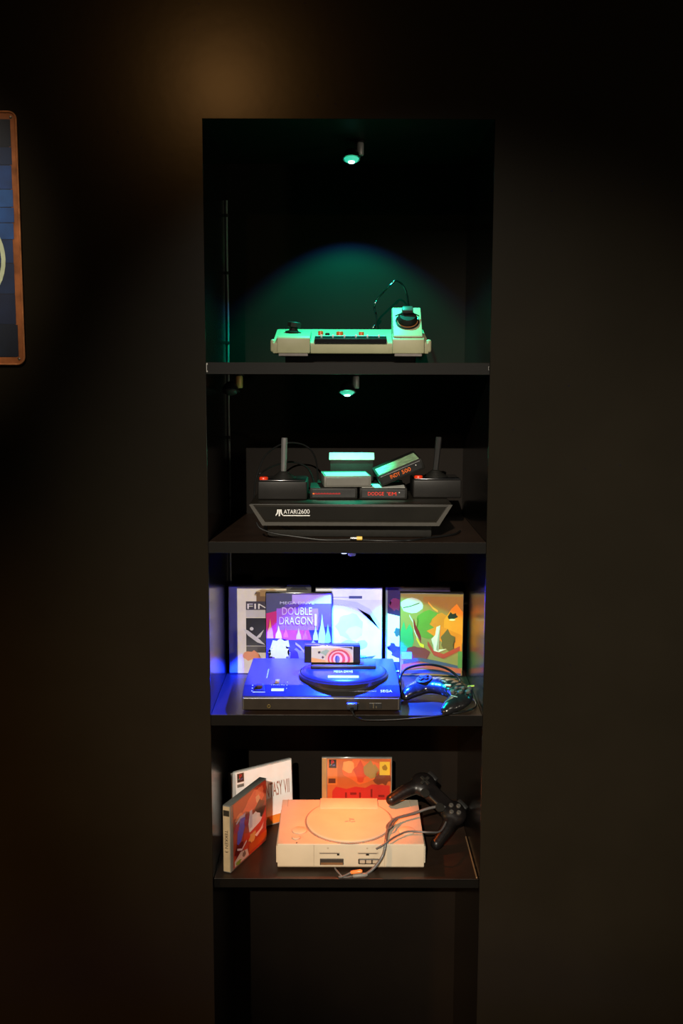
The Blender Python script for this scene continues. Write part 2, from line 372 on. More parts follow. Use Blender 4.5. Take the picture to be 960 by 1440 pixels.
# ------------------------------------------------------------------ tin sign on the left wall
def tin_sign():
    W, H = 0.30, 0.403
    t = thing('tin_sign', 'blue tin sign with rusty orange border, cut off at the left', 'sign', (-0.5365 - W / 2, -0.0005, 1.5135))
    P = []
    n = 8; r = 0.012
    for cx, cz, a in ((W / 2 - r, r, -90), (W / 2 - r, H - r, 0), (-W / 2 + r, H - r, 90), (-W / 2 + r, r, 180)):
        for k in range(n + 1): P.append((cx + r * math.cos(R(a + 90 * k / n)), cz + r * math.sin(R(a + 90 * k / n))))
    rust = mat('rusty orange border', (0.34, 0.115, 0.04), 0.4, metal=0.3, var=0.55, scale=28)
    link('plate', prism_y(P, -0.0030, -0.0002), rust, t)
    # raised rolled rim
    rim = tube([(x, -0.0036, z) for x, z in P] + [(P[0][0], -0.0036, P[0][1])], 0.0016, 8, 0)
    link('rim', rim, mat('worn copper rim', (0.55, 0.22, 0.09), 0.35, metal=0.5, var=0.4, scale=40), t, True)
    cols = [(12, 22, 38), (14, 34, 66), (22, 52, 104), (26, 66, 122), (20, 58, 112), (24, 62, 116), (16, 40, 78), (16, 32, 62), (14, 26, 50), (10, 20, 36)]
    hs = [0, .115, .19, .29, .365, .43, .50, .60, .73, .86, 1.0]
    rr = random.Random(4)
    cols = [tuple(min(255, int(c * 1.22)) for c in k) for k in cols]
    ins = 0.0085
    link('blue_ground', bx(-W / 2 + ins + 0.002, W / 2 - ins - 0.004, -0.0032, -0.0029, ins + 0.003, H - ins - 0.003), mat('dark blue ground', (0.006, 0.010, 0.022), 0.5), t)
    bm = None
    for k in range(10):
        z0 = ins + 0.004 + (H - 2 * ins - 0.006) * (1 - hs[k + 1]); z1 = ins + 0.004 + (H - 2 * ins - 0.006) * (1 - hs[k]) - 0.0012
        e = rr.uniform(0.000, 0.004)
        link('painted_board', bx(-W / 2 + ins, W / 2 - ins - e, -0.0036, -0.0031, z0, z1), mat('blue board print %d' % k, rgb(*cols[k]), 0.45, var=0.25, scale=30), t)
    ring = lathe([(0.080, 0), (0.087, 0), (0.087, 0.0006), (0.080, 0.0006), (0.080, 0)], 48, T(0.5365 - 0.648 + W / 2 - 0.0005 - 0.0, -0.0037, 0.170) @ RX(90))
    o = link('printed_ring', ring, mat('pale green print', (0.50, 0.58, 0.42), 0.5, var=0.15, scale=40), t)
    o.location.x = 0.0
    for sx in (-1, 1):
        for z in (0.0085, H - 0.0085):
            link('nail', lathe([(0, 0.0018), (0.0016, 0.0014), (0.0026, 0), (0, 0)], 12, T(sx * (W / 2 - 0.0085), -0.0032, z) @ RX(90)), M_STEEL, t, True)
    return t
tin_sign()

# ------------------------------------------------------------------ top shelf: cream console with built-in joysticks
def cream_console():
    t = thing('game_console', 'cream game console with orange buttons and a round joystick holder, on the topmost shelf', 'console', (0.0055, 0.0, S1))
    z = lambda v: v - S1
    link('foot', bx(-0.118, 0.118, 0.160, 0.250, 0.0003, z(1.5345), 0.002), M_BLKM, t)
    prof = [(0.122, z(1.5345)), (0.120, z(1.553)), (0.124, z(1.556)), (0.258, z(1.583)), (0.264, z(1.578)), (0.264, z(1.5345))]
    link('body', prism_x(prof, -0.1385, 0.1385, 0.0022), M_CREAM, t, True)
    sl = lambda y: z(1.556) + (y - 0.124) * 0.2015
    # two front pods and rounded end caps
    link('pod', prism_x([(0.113, z(1.5345)), (0.112, z(1.562)), (0.118, z(1.5655)), (0.20, z(1.578)), (0.20, z(1.5345))], -0.1300, -0.0715, 0.0025), M_CREAM, t, True)
    link('pod', prism_x([(0.113, z(1.5345)), (0.112, z(1.560)), (0.118, z(1.5635)), (0.150, z(1.572)), (0.150, z(1.5345))], 0.0735, 0.1300, 0.0025), M_CREAM, t, True)
    for x0, x1 in ((-0.1275, -0.0755), (0.0775, 0.126)):
        o = link('pod_lip', bx(x0, x1, 0.114, 0.19, z(1.5298), z(1.5346), 0.001), mat('dull mauve plastic', (0.17, 0.14, 0.13), 0.5), t)
        o['label'] = 'darker lip under the pod'
    for x0, x1 in ((-0.1425, -0.1335), (0.1335, 0.1435)):
        link('end_cap', bx(x0, x1, 0.122, 0.256, z(1.5365), z(1.560), 0.0044, 3), M_CREAM, t, True)
    # control strip
    link('control_panel', prism_x([(0.1175, z(1.5515)), (0.1165, z(1.5605)), (0.140, z(1.5660)), (0.140, z(1.5515))], -0.064, 0.064, 0.0006), M_BLKG, t)
    o = link('switch_plate', bx(-0.062, 0.062, 0, 0.020, 0, 0.0035, 0.0006, M=T(0, 0.1405, z(1.5605)) @ RX(11.4)), mat('pale green grey plate', (0.50, 0.52, 0.46), 0.35), t)
    for k in range(6):
        x = -0.052 + 0.0205 * k
        link('indicator_mark', bx(x - 0.0016, x + 0.0016, 0.1385, 0.1425, z(1.5640), z(1.5685), 0.0005), M_WHITE, t)
        link('switch_slot', bx(x - 0.007, x + 0.007, 0.1455, 0.1475, z(1.5640), z(1.5662), 0.0), M_BLKM, t)
    for x, wx, hz in ((-0.0545, 0.0048, 0.0085), (-0.0195, 0.0065, 0.0075), (0.0200, 0.0050, 0.0070)):
        link('button', lathe([(0, 0), (wx, 0), (wx, hz * .8), (wx * .82, hz), (0, hz)], 20, T(x, 0.190, sl(0.190) - 0.001)), M_ORANGE, t, True)
    link('selector_knob', lathe([(0, 0), (0.0045, 0), (0.004, 0.006), (0, 0.0065)], 16, T(-0.0420, 0.180, sl(0.180) - 0.0005)), M_BLKM, t, True)
    # left joystick knob
    j = link('joystick', lathe([(0, 0), (0.0155, 0), (0.016, 0.002), (0.009, 0.004), (0.007, 0.008), (0.0125, 0.0105), (0.0125, 0.018), (0.011, 0.0195), (0, 0.020)], 8, T(-0.1035, 0.165, z(1.5722)) @ RY(6) @ RZ(22)), M_BLKM, t, True)
    # right upright holder with a round well
    pr = [(0.1145, z(1.5630)), (0.1150, z(1.5660)), (0.1720, z(1.6155)), (0.1770, z(1.6185)), (0.205, z(1.6185)), (0.207, z(1.5690)), (0.140, z(1.5600))]
    jh = link('joystick_holder', prism_x(pr, 0.0755, 0.1270, 0.0018), M_CREAM, t, True)
    ang = math.degrees(math.atan2(1.6155 - 1.5660, 0.057))
    wm = T(0.1015, 0.1440, z(1.5915)) @ RX(ang)
    link('well_ring', lathe([(0.0185, -0.002), (0.0215, -0.002), (0.0215, 0.0016), (0.0200, 0.0022), (0.0185, 0.0016), (0.0185, -0.002)], 36, wm), M_BLKG, jh, True)
    o = link('well', lathe([(0, 0.0006), (0.0187, 0.0006), (0.0187, -0.001), (0, -0.001)], 36, wm), mat('orange brown well', (0.30, 0.12, 0.04), 0.4, var=0.15), jh)
    o['label'] = 'orange brown bottom of the round well'
    st = lathe([(0, 0), (0.0175, 0), (0.0175, 0.006), (0.014, 0.011), (0, 0.012)], 28, wm @ T(0, 0.0030, 0.0008))
    link('stowed_joystick', st, M_BLKM, jh, True)
    link('stick_cap', bx(-0.010, 0.010, -0.004, 0.010, 0.010, 0.021, 0.003, M=wm @ T(0, 0.010, 0)), M_DGREY, t, True)
    link('stick_cap_band', tube([(-0.021, 0.012, 0.004), (-0.012, 0.006, 0.013), (0, 0.004, 0.016), (0.012, 0.006, 0.013), (0.021, 0.012, 0.004)], 0.0011, 8, 6, M=wm), M_CORD, t, True)
    return t
cream_console()
t = thing('black_cord', 'black glossy cord looping up behind the cream console', 'cord', (0.05, 0.285, S1))
link('cord', tube([(-0.004, -0.004, 0.0026), (-0.002, 0, 0.03), (0.001, 0.0, 0.060), (0.006, 0.004, 0.088), (0.002, 0.010, 0.108), (0.006, 0.004, 0.122), (0.018, 0, 0.136), (0.032, -0.002, 0.150), (0.046, 0.002, 0.158), (0.062, 0.006, 0.140), (0.070, 0.008, 0.09), (0.073, 0.006, 0.0026)], 0.0019, 8, 8), mat('glossy black cord', (0.006, 0.006, 0.006), 0.12, var=0.1, coat=0.4), t, True)
for px_, pz_ in ((0.000, 0.070), (0.004, 0.116), (0.038, 0.155)):  # small shiny bodies added as the cord's glints
    link('cord_glint', lathe([(0, -0.004), (0.0022, -0.003), (0.0026, 0.002), (0.0012, 0.005), (0, 0.0055)], 12, T(px_, -0.004, pz_) @ RY(35)), mat('cord glint metal', (0.25, 0.25, 0.25), 0.15, metal=0.9), t, True)

# ------------------------------------------------------------------ second shelf: wide black console, joysticks, cartridges
def logo_peak(M, h):
    """three-legged peak mark: a straight middle bar and two legs that sweep outwards"""
    b = prism_y([(-.10 * h, 0), (.10 * h, 0), (.10 * h, h), (-.10 * h, h)], -0.0004, 0)
    for s in (-1, 1):
        a = [(.14, 1.0), (.15, .62), (.26, .33), (.56, .0)]; c = [(.56, -.0), (.56, .22), (.42, .42), (.36, .66), (.34, 1.0)]
        prism_y([(s * u * h, v * h) for u, v in a[:-1] + [(.56, 0)] + c[1:]], -0.0004, 0, into=b)
    b.transform(M); return b
def wide_console():
    t = thing('game_console', 'wide black game console with a slanted front, under joysticks and cartridges on the second shelf', 'console', (0.006, 0.0, S2))
    link('base', bx(-0.146, 0.142, 0.055, 0.235, 0.0003, 0.0245, 0.003), M_BLKM, t, True)
    top = 0.0615
    pts = [(-0.1525, 0.0240), (0.1525, 0.0240), (0.1752, top - 0.001), (0.1735, top), (-0.1735, top), (-0.1752, top - 0.001)]
    link('body', prism_y(pts, 0.032, 0.245, 0.0012), mat('charcoal console plastic', (0.014, 0.012, 0.009), 0.42, spec=0.2, var=0.08, scale=60), t, True)
    fp = [(-0.1450, 0.0335), (0.1450, 0.0335), (0.1650, top - 0.0045), (-0.1650, top - 0.0045)]
    fpn = link('front_panel', prism_y(fp, 0.0309, 0.0318), mat('dark panel', (0.007, 0.0062, 0.0045), 0.35, spec=0.2, var=0.2, scale=15), t)
    o = link('front_rim', prism_y([(-0.1752, top - 0.001), (-0.1690, top - 0.001), (-0.1475, 0.0300), (0.1475, 0.0300), (0.1690, top - 0.001), (0.1752, top - 0.001), (0.1525, 0.0240), (-0.1525, 0.0240)], 0.0300, 0.0318), mat('lit console rim', (0.046, 0.042, 0.035), 0.4, var=0.08), t)  # rim greyer than the body: caught light put into its colour
    lz = 0.0425
    link('logo', logo_peak(T(-0.1230, 0.0307, lz - 0.002), 0.0115), M_WHITE, fpn)
    tx = text('ATARI', 0.0235, 0.0072, T(-0.1155, 0.0307, lz + 0.0022), 0.0004)
    text('2600', 0.0195, 0.0078, T(-0.0905, 0.0307, lz + 0.0022), 0.0004, into=tx)
    link('lettering', tx, M_WHITE, fpn)
    link('logo_underline', bx(-0.1160, -0.0705, 0.0303, 0.0307, lz - 0.0018, lz - 0.0002), M_WHITE, fpn)
    link('switch_ramp', prism_x([(0.2005, top - 0.001), (0.2005, 0.076), (0.206, 0.080), (0.240, 0.083), (0.240, top - 0.001)], -0.062, 0.100, 0.0015), M_BLKM, t, True)
    for x in (-0.052, 0.066, 0.080, 0.092):
        link('switch', bx(x - 0.002, x + 0.002, 0.222, 0.228, 0.080, 0.095, 0.001), M_STEEL, t)
    return t
wide_console()
DECK = S2 + 0.0615
def joystick(x, y, label, dim=False, stick_off=(0, 0)):
    t = thing('joystick', label, 'joystick', (x, y, DECK + 0.0004))
    body = mat('black joystick plastic', (0.012, 0.011, 0.010), 0.42, spec=0.2, var=0.1, scale=100, bump=0.05)
    link('body', bx(-0.044, 0.044, -0.044, 0.044, 0, 0.0335, 0.003, 3), body, t, True)
    rg = bx(-0.0415, 0.0415, -0.0415, 0.0415, 0.0333, 0.0352, 0.0008)
    link('top_plate', rg, M_BLKG, t, True)
    link('button', lathe([(0, 0), (0.0078, 0), (0.0078, 0.0035), (0.0066, 0.0052), (0, 0.0056)], 24, T(-0.0335, -0.0325, 0.0350)), M_ORANGE, t, True)
    sx, sy = stick_off
    prof = [(0, 0.0350)]
    for k in range(5): prof += [(0.0225 - 0.0032 * k, 0.0350 + 0.0022 * k), (0.0225 - 0.0032 * k, 0.0364 + 0.0022 * k)]
    prof += [(0.0062, 0.0475), (0, 0.0475)]
    link('boot', lathe(prof, 28), M_BLKM, t, True)
    st = tube([(0, 0, 0.044), (sx * .5, sy * .5, 0.075), (sx, sy, 0.1075)], 0.0062, 8, 4, taper=lambda f: 0.80 + 0.16 * f if f < .92 else 0.9)
    link('stick', st, mat('stick rubber with painted light', (0.014, 0.013, 0.013), 0.5, var=0.08) if dim else mat('grey stick rubber with painted light', (0.10, 0.096, 0.096), 0.42, var=0.08), t, True)  # right stick's shade and left stick's light are put into the rubber colours
    link('strain_relief', tube([(0.0, 0.043, 0.012), (0.0, 0.054, 0.013)], 0.0042, 10, 3), M_BLKM, t, True)
    return t
left_stick = joystick(-0.1150, 0.1300, 'black joystick with an upright stick on the left of the wide black console', stick_off=(0.002, 0.002))
joystick(0.1625, 0.1640, 'black joystick with shade painted on its stick on the right of the wide black console', True, stick_off=(0.006, 0.004))
c = tube([(-0.0600, 0.012, -0.016), (-0.0570, 0.014, 0.02), (-0.050, 0.018, 0.045), (-0.036, 0.030, 0.072), (-0.004, 0.048, 0.0905), (0.034, 0.058, 0.0865), (0.055, 0.062, 0.060), (0.060, 0.066, 0.004)], 0.0016, 8, 8, M=T(0, 0.057, 0))
tube([(-0.050, -0.012, 0.0365), (-0.044, -0.012, 0.040), (-0.028, 0.0, 0.049), (-0.009, 0.010, 0.055), (0.014, 0.022, 0.057), (0.040, 0.026, 0.046), (0.052, 0.028, 0.02), (0.054, 0.028, 0.0030)], 0.0017, 8, 8, M=T(0, 0.06, 0), into=c)
link('cord', c, M_CORD, left_stick, True)

def cartridge(label, loc, rot, label_col, face_mat=None, top_mat=None, words=None, word_col=(235, 60, 30), sticker=True):
    """lying cartridge: front (label end) faces -y, 84 mm wide, 22 mm thick, 92 mm long"""
    t = thing('game_cartridge', label, 'cartridge', loc, rot, 'game cartridges on the wide black console')
    fm = face_mat or M_BLKM
    link('shell', bx(-0.0425, 0.0425, 0.0, 0.092, 0, 0.0205, 0.002, 2), fm, t, True)
    ef = link('end_face', bx(-0.0385, 0.0385, -0.0008, 0.0004, 0.003, 0.0175, 0.0006), fm if face_mat else M_BLK, t)
    if top_mat: link('top_label', bx(-0.0385, 0.0385, 0.004, 0.066, 0.0204, 0.0209), top_mat, t)
    link('connector_end', bx(-0.034, 0.034, 0.0915, 0.097, 0.004, 0.0165, 0.0008), M_BLK, t)
    if words:
        bm = None
        for body, x, wd, ht in words:
            bm = text(body, wd, ht, T(x, -0.0008, 0.0103 - ht / 2), 0.0003, into=bm)
        link('lettering', bm, inkm(word_col), ef)
        link('label_dot', lathe([(0, 0), (0.0011, 0), (0, 0.0004)], 10, T(0.0285, -0.0009, 0.0125) @ RX(90)), M_PAPER, ef)
    return t
# standing in the slot, label end up
t = thing('game_cartridge', 'black cartridge standing upright in the slot of the wide black console', 'cartridge', (0.009, 0.2140, S2 + 0.0838), (0, 0, 0), 'game cartridges on the wide black console')
link('shell', prism_x([(-0.010, 0), (-0.011, 0.0385), (-0.0105, 0.0405), (0.0005, 0.0515), (0.011, 0.0525), (0.011, 0)], -0.0405, 0.0405, 0.0012), M_BLKM, t, True)
o = link('end_label', bx(-0.0425, 0.0425, 0, 0.0185, 0, 0.0030, 0.0014, 2, M=T(0, -0.0125, 0.0392) @ RX(42)), mat('pale end label', (0.50, 0.50, 0.46), 0.4, var=0.1, scale=70), t, True)
o['label'] = 'pale label on the slanted top end'
cartridge('black cartridge lying flat under the grey one, with a red stripe of print', (-0.0240, 0.100, DECK + 0.0004), (0, 0, R(1)), None)
stripe = [o for o in COL.objects if o.name.startswith('game_cartridge') and o.type == 'EMPTY'][-1]
sm = bx(-0.034, 0.012, -0.0012, -0.0008, 0.0088, 0.0108)
for k in range(9): bx(-0.033 + 0.0052 * k, -0.0305 + 0.0052 * k, -0.0012, -0.0008, 0.0108, 0.0116, into=sm)
link('printed_stripe', sm, inkm((150, 20, 22)), stripe)
link('stripe_end', bx(-0.0375, -0.0345, -0.0012, -0.0008, 0.0088, 0.0112), inkm((240, 110, 30)), stripe)
cartridge('black cartridge lying flat with red DODGE lettering', (0.0645, 0.098, DECK + 0.0004), (0, 0, R(-1)), None, top_mat=M_PAPER,
          words=[("DODGE", -0.0275, 0.0285, 0.0062), ("'EM", 0.0065, 0.0165, 0.0062)], word_col=(235, 50, 30))
cartridge('grey cartridge with a pale top label lying across two black ones', (0.0010, 0.102, DECK + 0.0216), (0, 0, R(5)), None, face_mat=mat('warm grey cartridge plastic', (0.12, 0.115, 0.10), 0.5, var=0.08), top_mat=M_PAPER)
cartridge('black cartridge leaning at a slant with orange INDY lettering', (0.1010, 0.110, DECK + 0.0385), (R(5), R(-23), R(3)), None, top_mat=mat('green-lit label tint', (0.34, 0.52, 0.30), 0.45, var=0.35, scale=90),  # the lamp's green is put into the top label's colour
          words=[("INDY", -0.0215, 0.0185, 0.0072), ("500", 0.0005, 0.0170, 0.0072)], word_col=(240, 110, 35))
t = thing('cable', 'black cable with a yellow-tipped plug lying along the front of the wide black console', 'cable', (0, 0, S2))
link('cord', tube([(-0.156, 0.026, 0.030), (-0.149, 0.0245, 0.0200), (-0.126, 0.020, 0.0122), (-0.083, 0.015, 0.0066), (-0.040, 0.012, 0.0022), (0.0145, 0.012, 0.0026), (0.060, 0.006, 0.0020), (0.105, 0.010, 0.0020), (0.143, 0.040, 0.0022), (0.188, 0.074, 0.0030), (0.205, 0.12, 0.0022)], 0.0018, 8, 8), M_CORD, t, True)
link('plug', lathe([(0, 0), (0.0028, 0), (0.0034, 0.003), (0.0034, 0.011), (0, 0.011)], 14, T(0.005, 0.006, 0.0060) @ RY(90)), M_STEEL, t, True)
o = link('plug_collar', lathe([(0, 0), (0.0036, 0), (0.0036, 0.009), (0.002, 0.010), (0, 0.010)], 14, T(0.016, 0.006, 0.0060) @ RY(90)), mat('yellow plug plastic', (0.75, 0.50, 0.10), 0.35), t, True)
o['label'] = 'yellow collar of the plug'

# ------------------------------------------------------------------ third shelf: game boxes
def game_box(label, x, y, wd, ht, dp, rz, polys, case=None, hang_tab=False):
    t = thing('game_box', label, 'game box', (x, y, S3 + 0.0004), (0, 0, R(rz)), 'boxed games standing at the back of the third shelf')
    link('case', bx(-wd / 2, wd / 2, 0, dp, 0, ht, 0.0012), case or M_BLKG, t, True)
    print_sheet('cover_print', polys, wd - 0.003, ht - 0.003, t, y=-0.0002, M=T(0, 0, 0.0015))
    if hang_tab:
        tb = bx(-0.023, 0.023, 0.002, 0.004, ht - 0.002, ht + 0.013, 0.0006)
        link('hang_tab', prism_y([(-.024, ht - .001), (.024, ht - .001), (.024, ht + .010), (.021, ht + .0135), (-.021, ht + .0135), (-.024, ht + .010), (-.024, ht + .003), (-.017, ht + .003), (-.014, ht + .009), (.014, ht + .009), (.017, ht + .003), (-.024, ht + .003)][:6], 0.010, 0.0115), M_DGREY, t); tb.free()
        o = link('tab_slot', prism_y([(-.018, ht + .0035), (.018, ht + .0035), (.012, ht + .0095), (-.012, ht + .0095)], 0.0094, 0.0099), M_BLK, t); o['label'] = 'dark slot in the hang tab'
    return t
# white box with a dark photo panel
P = [((206, 196, 176), RECT), ((176, 150, 112), blob(.62, .93, .20, .06, 1, j=.2)), ((110, 84, 56), rect(.44, .82, 1, .95)), ((150, 118, 76), rect(.50, .90, 1, .97)),
     ((60, 54, 64), rect(.27, .74, 1, .84)), ((178, 172, 162), rect(.27, .655, 1, .74)), ((34, 33, 32), rect(.27, .32, 1, .645)),
     ((188, 184, 174), [(.22, .52), (.30, .50), (.48, .40), (.58, .33), (.45, .36), (.30, .44)]), ((188, 184, 174), [(.40, .40), (.56, .51), (.50, .42)]), ((188, 184, 174), oval(.36, .52, .03, .02)),
     ((70, 66, 60), rect(.27, .24, 1, .315)), ((206, 130, 90), blob(.36, .20, .14, .06, 3))]
bxo = game_box('white game box with a dark panel and a bird-like streak, first from the left', -0.1690, 0.256, 0.124, 0.1745, 0.021, 0, P, case=mat('white box plastic', (0.6, 0.58, 0.54), 0.4))
link('lettering', text('FIN', 0.040, 0.0105, T(-0.025, -0.0010, 0.1305), 0.0002), inkm((214, 208, 196)), bxo)
# red and blue flame cover
P = [((44, 44, 108), RECT), ((96, 66, 150), rect(0, .60, 1, 1)), ((74, 74, 96), [(0, 1), (0, .72), (.30, .86), (.55, 1)]), ((186, 40, 92), [(0, .46), (0, .76), (.22, .80), (.40, .70), (.46, .46)]), ((190, 60, 150), [(.18, .44), (.30, .74), (.62, .66), (.70, .44)]),
     ((150, 90, 190), rect(.16, .56, .80, .82)), ((176, 150, 210), rect(.40, .88, 1, .985))]
for k, (u, v, wu, hv) in enumerate([(.06, .46, .05, .24), (.19, .46, .05, .16), (.30, .47, .04, .13), (.50, .45, .04, .14), (.60, .45, .04, .12), (.86, .40, .06, .36), (.95, .40, .05, .24), (.76, .44, .04, .18)]):
    P.append((((222, 150, 70), (236, 190, 200), (216, 90, 120), (206, 160, 206), (196, 90, 160), (170, 190, 216), (130, 180, 214), (180, 206, 190))[k], flame(u, v, wu, hv)))
P += [((26, 30, 104), [(.70, 0), (1, 0), (1, .42), (.84, .36), (.72, .2)]), ((120, 110, 170), blob(.46, .17, .20, .16, 5)), ((60, 44, 104), blob(.43, .22, .09, .11, 8)), ((180, 100, 150), blob(.52, .10, .10, .05, 9)),
      ((150, 150, 206), blob(.72, .32, .11, .10, 11)), ((64, 50, 110), blob(.72, .30, .075, .08, 12)), ((170, 140, 196), band([(.45, .40), (.52, .36), (.58, .30), (.66, .29)], .014)), ((140, 150, 206), blob(.84, .22, .09, .07, 13)), ((56, 50, 116), blob(.83, .20, .05, .05, 14)),
      ((214, 206, 226), [(.06, .34), (.10, .44), (.16, .43), (.22, .46), (.28, .43), (.34, .44), (.36, .36)]), ((216, 200, 60), star(.20, .29, .13, .17, .62)), ((190, 70, 70), blob(.20, .10, .05, .03, 7)), ((90, 20, 74), blob(.08, .16, .08, .08, 21))]
bxo = game_box('purple game box with flames and DOUBLE DRAGON lettering, second from the left', -0.0925, 0.2325, 0.129, 0.1680, 0.021, 0, P, hang_tab=True)
tl = text('DOUBLE', 0.058, 0.0150, T(-0.0320, -0.0018, 0.1245), 0.0002); text('DRAGON', 0.064, 0.0150, T(-0.0375, -0.0018, 0.1055), 0.0002, into=tl); text('I', 0.004, 0.023, T(0.031, -0.0018, 0.103), 0.0002, into=tl)
link('title', tl, inkm((206, 178, 214)), bxo)
link('subtitle', text('MEGA DRIVE', 0.066, 0.0052, T(-0.036, -0.0018, 0.1455), 0.0002), inkm((206, 206, 214)), bxo)
# plain white cover with a pale ribbon and plain bands (its printed figure is left out)
P = [((212, 216, 228), RECT), ((226, 230, 238), rect(0, .86, 1, 1)), ((150, 156, 190), rect(.02, .885, .58, .893)), ((70, 80, 130), rect(.50, .875, .70, .905)), ((190, 196, 222), band([(.05, .84), (.35, .83), (.62, .80), (.82, .72), (.97, .55)], .035)),
     ((176, 184, 214), blob(.52, .55, .21, .15, 31, 18, .12)), ((198, 204, 224), blob(.58, .48, .12, .08, 34, 14, .2)), ((164, 190, 206), blob(.50, .30, .14, .09, 36, 16, .15)), ((160, 170, 210), blob(.70, .34, .08, .06, 38, 12, .3)), ((70, 84, 140), [(.55, .17), (.92, .21), (.80, .14), (.5, .12)])]
game_box('white game box with a pale ribbon arc, third from the left behind the cartridge', 0.0050, 0.2562, 0.132, 0.1745, 0.021, 0, P, case=mat('pale box plastic', (0.10, 0.10, 0.13), 0.4))
# dark-topped box mostly hidden
P = [((214, 218, 228), RECT), ((46, 30, 78), [(0, 1), (1, 1), (1, .55), (.22, .66), (0, .70)]), ((110, 40, 84), blob(.16, .80, .10, .07, 41)), ((120, 124, 126), rect(0, .0, .03, 1)), ((40, 90, 130), blob(.19, .47, .05, .05, 43)), ((46, 50, 110), blob(.14, .28, .10, .06, 44, j=.5)), ((60, 56, 120), blob(.24, .20, .10, .06, 46, j=.5)), ((48, 60, 120), rect(.05, .02, .4, .12))]
game_box('white and dark purple game box peeking out left of the orange one', 0.1405, 0.2660, 0.129, 0.1735, 0.021, 0, P)
# orange cover, generic colour shapes
P = [((140, 118, 60), RECT), ((186, 176, 156), blob(.18, .86, .19, .09, 51, j=.12)), ((74, 70, 40), band([(.04, .83), (.16, .85), (.30, .89)], .006)), ((150, 104, 48), rect(.36, .72, 1, .97)), ((92, 120, 40), blob(.46, .66, .24, .16, 52)),
     ((52, 140, 84), blob(.09, .42, .12, .20, 53)), ((206, 108, 28), blob(.66, .66, .16, .09, 54)), ((226, 124, 30), blob(.90, .60, .20, .24, 55, j=.2)), ((214, 112, 26), [(.42, .55), (.62, .62), (.99, .50), (.99, .30), (.70, .40)]), ((36, 40, 26), blob(.83, .73, .07, .045, 56)), ((222, 190, 130), oval(.83, .69, .05, .012)),
     ((224, 130, 50), band([(.44, .90), (.52, .83), (.60, .79)], .014)), ((120, 30, 24), band([(.21, .66), (.24, .58), (.30, .50), (.33, .44)], .045)), ((190, 184, 160), band([(.14, .74), (.20, .66), (.22, .56), (.28, .45)], .012)), ((216, 180, 40), band([(.26, .46), (.32, .38), (.38, .36)], .020)),
     ((104, 80, 38), blob(.76, .42, .12, .12, 58)), ((210, 196, 160), [(.58, .60), (.64, .62), (.60, .46), (.58, .32), (.75, .33), (.62, .29), (.55, .26), (.54, .36), (.50, .45), (.56, .50)]), ((170, 60, 40), band([(.44, .40), (.54, .28), (.70, .24), (.96, .34)], .028)), ((120, 50, 40), blob(.28, .26, .18, .10, 61)),
     ((70, 74, 90), band([(.05, .16), (.30, .20), (.60, .16), (.95, .10)], .022)), ((176, 78, 50), band([(.02, .10), (.35, .13), (.62, .10), (.99, .05)], .034)), ((52, 58, 104), band([(.02, .04), (.4, .05), (.98, .01)], .02)), ((120, 150, 170), rect(.02, .20, .19, .29)), ((86, 120, 56), rect(.93, .10, 1, .30))]
game_box('orange and green game box, last on the right behind the black pad', 0.1662, 0.2410, 0.124, 0.1655, 0.020, -2.2, P, case=mat('dark box plastic', (0.02, 0.018, 0.015), 0.4))

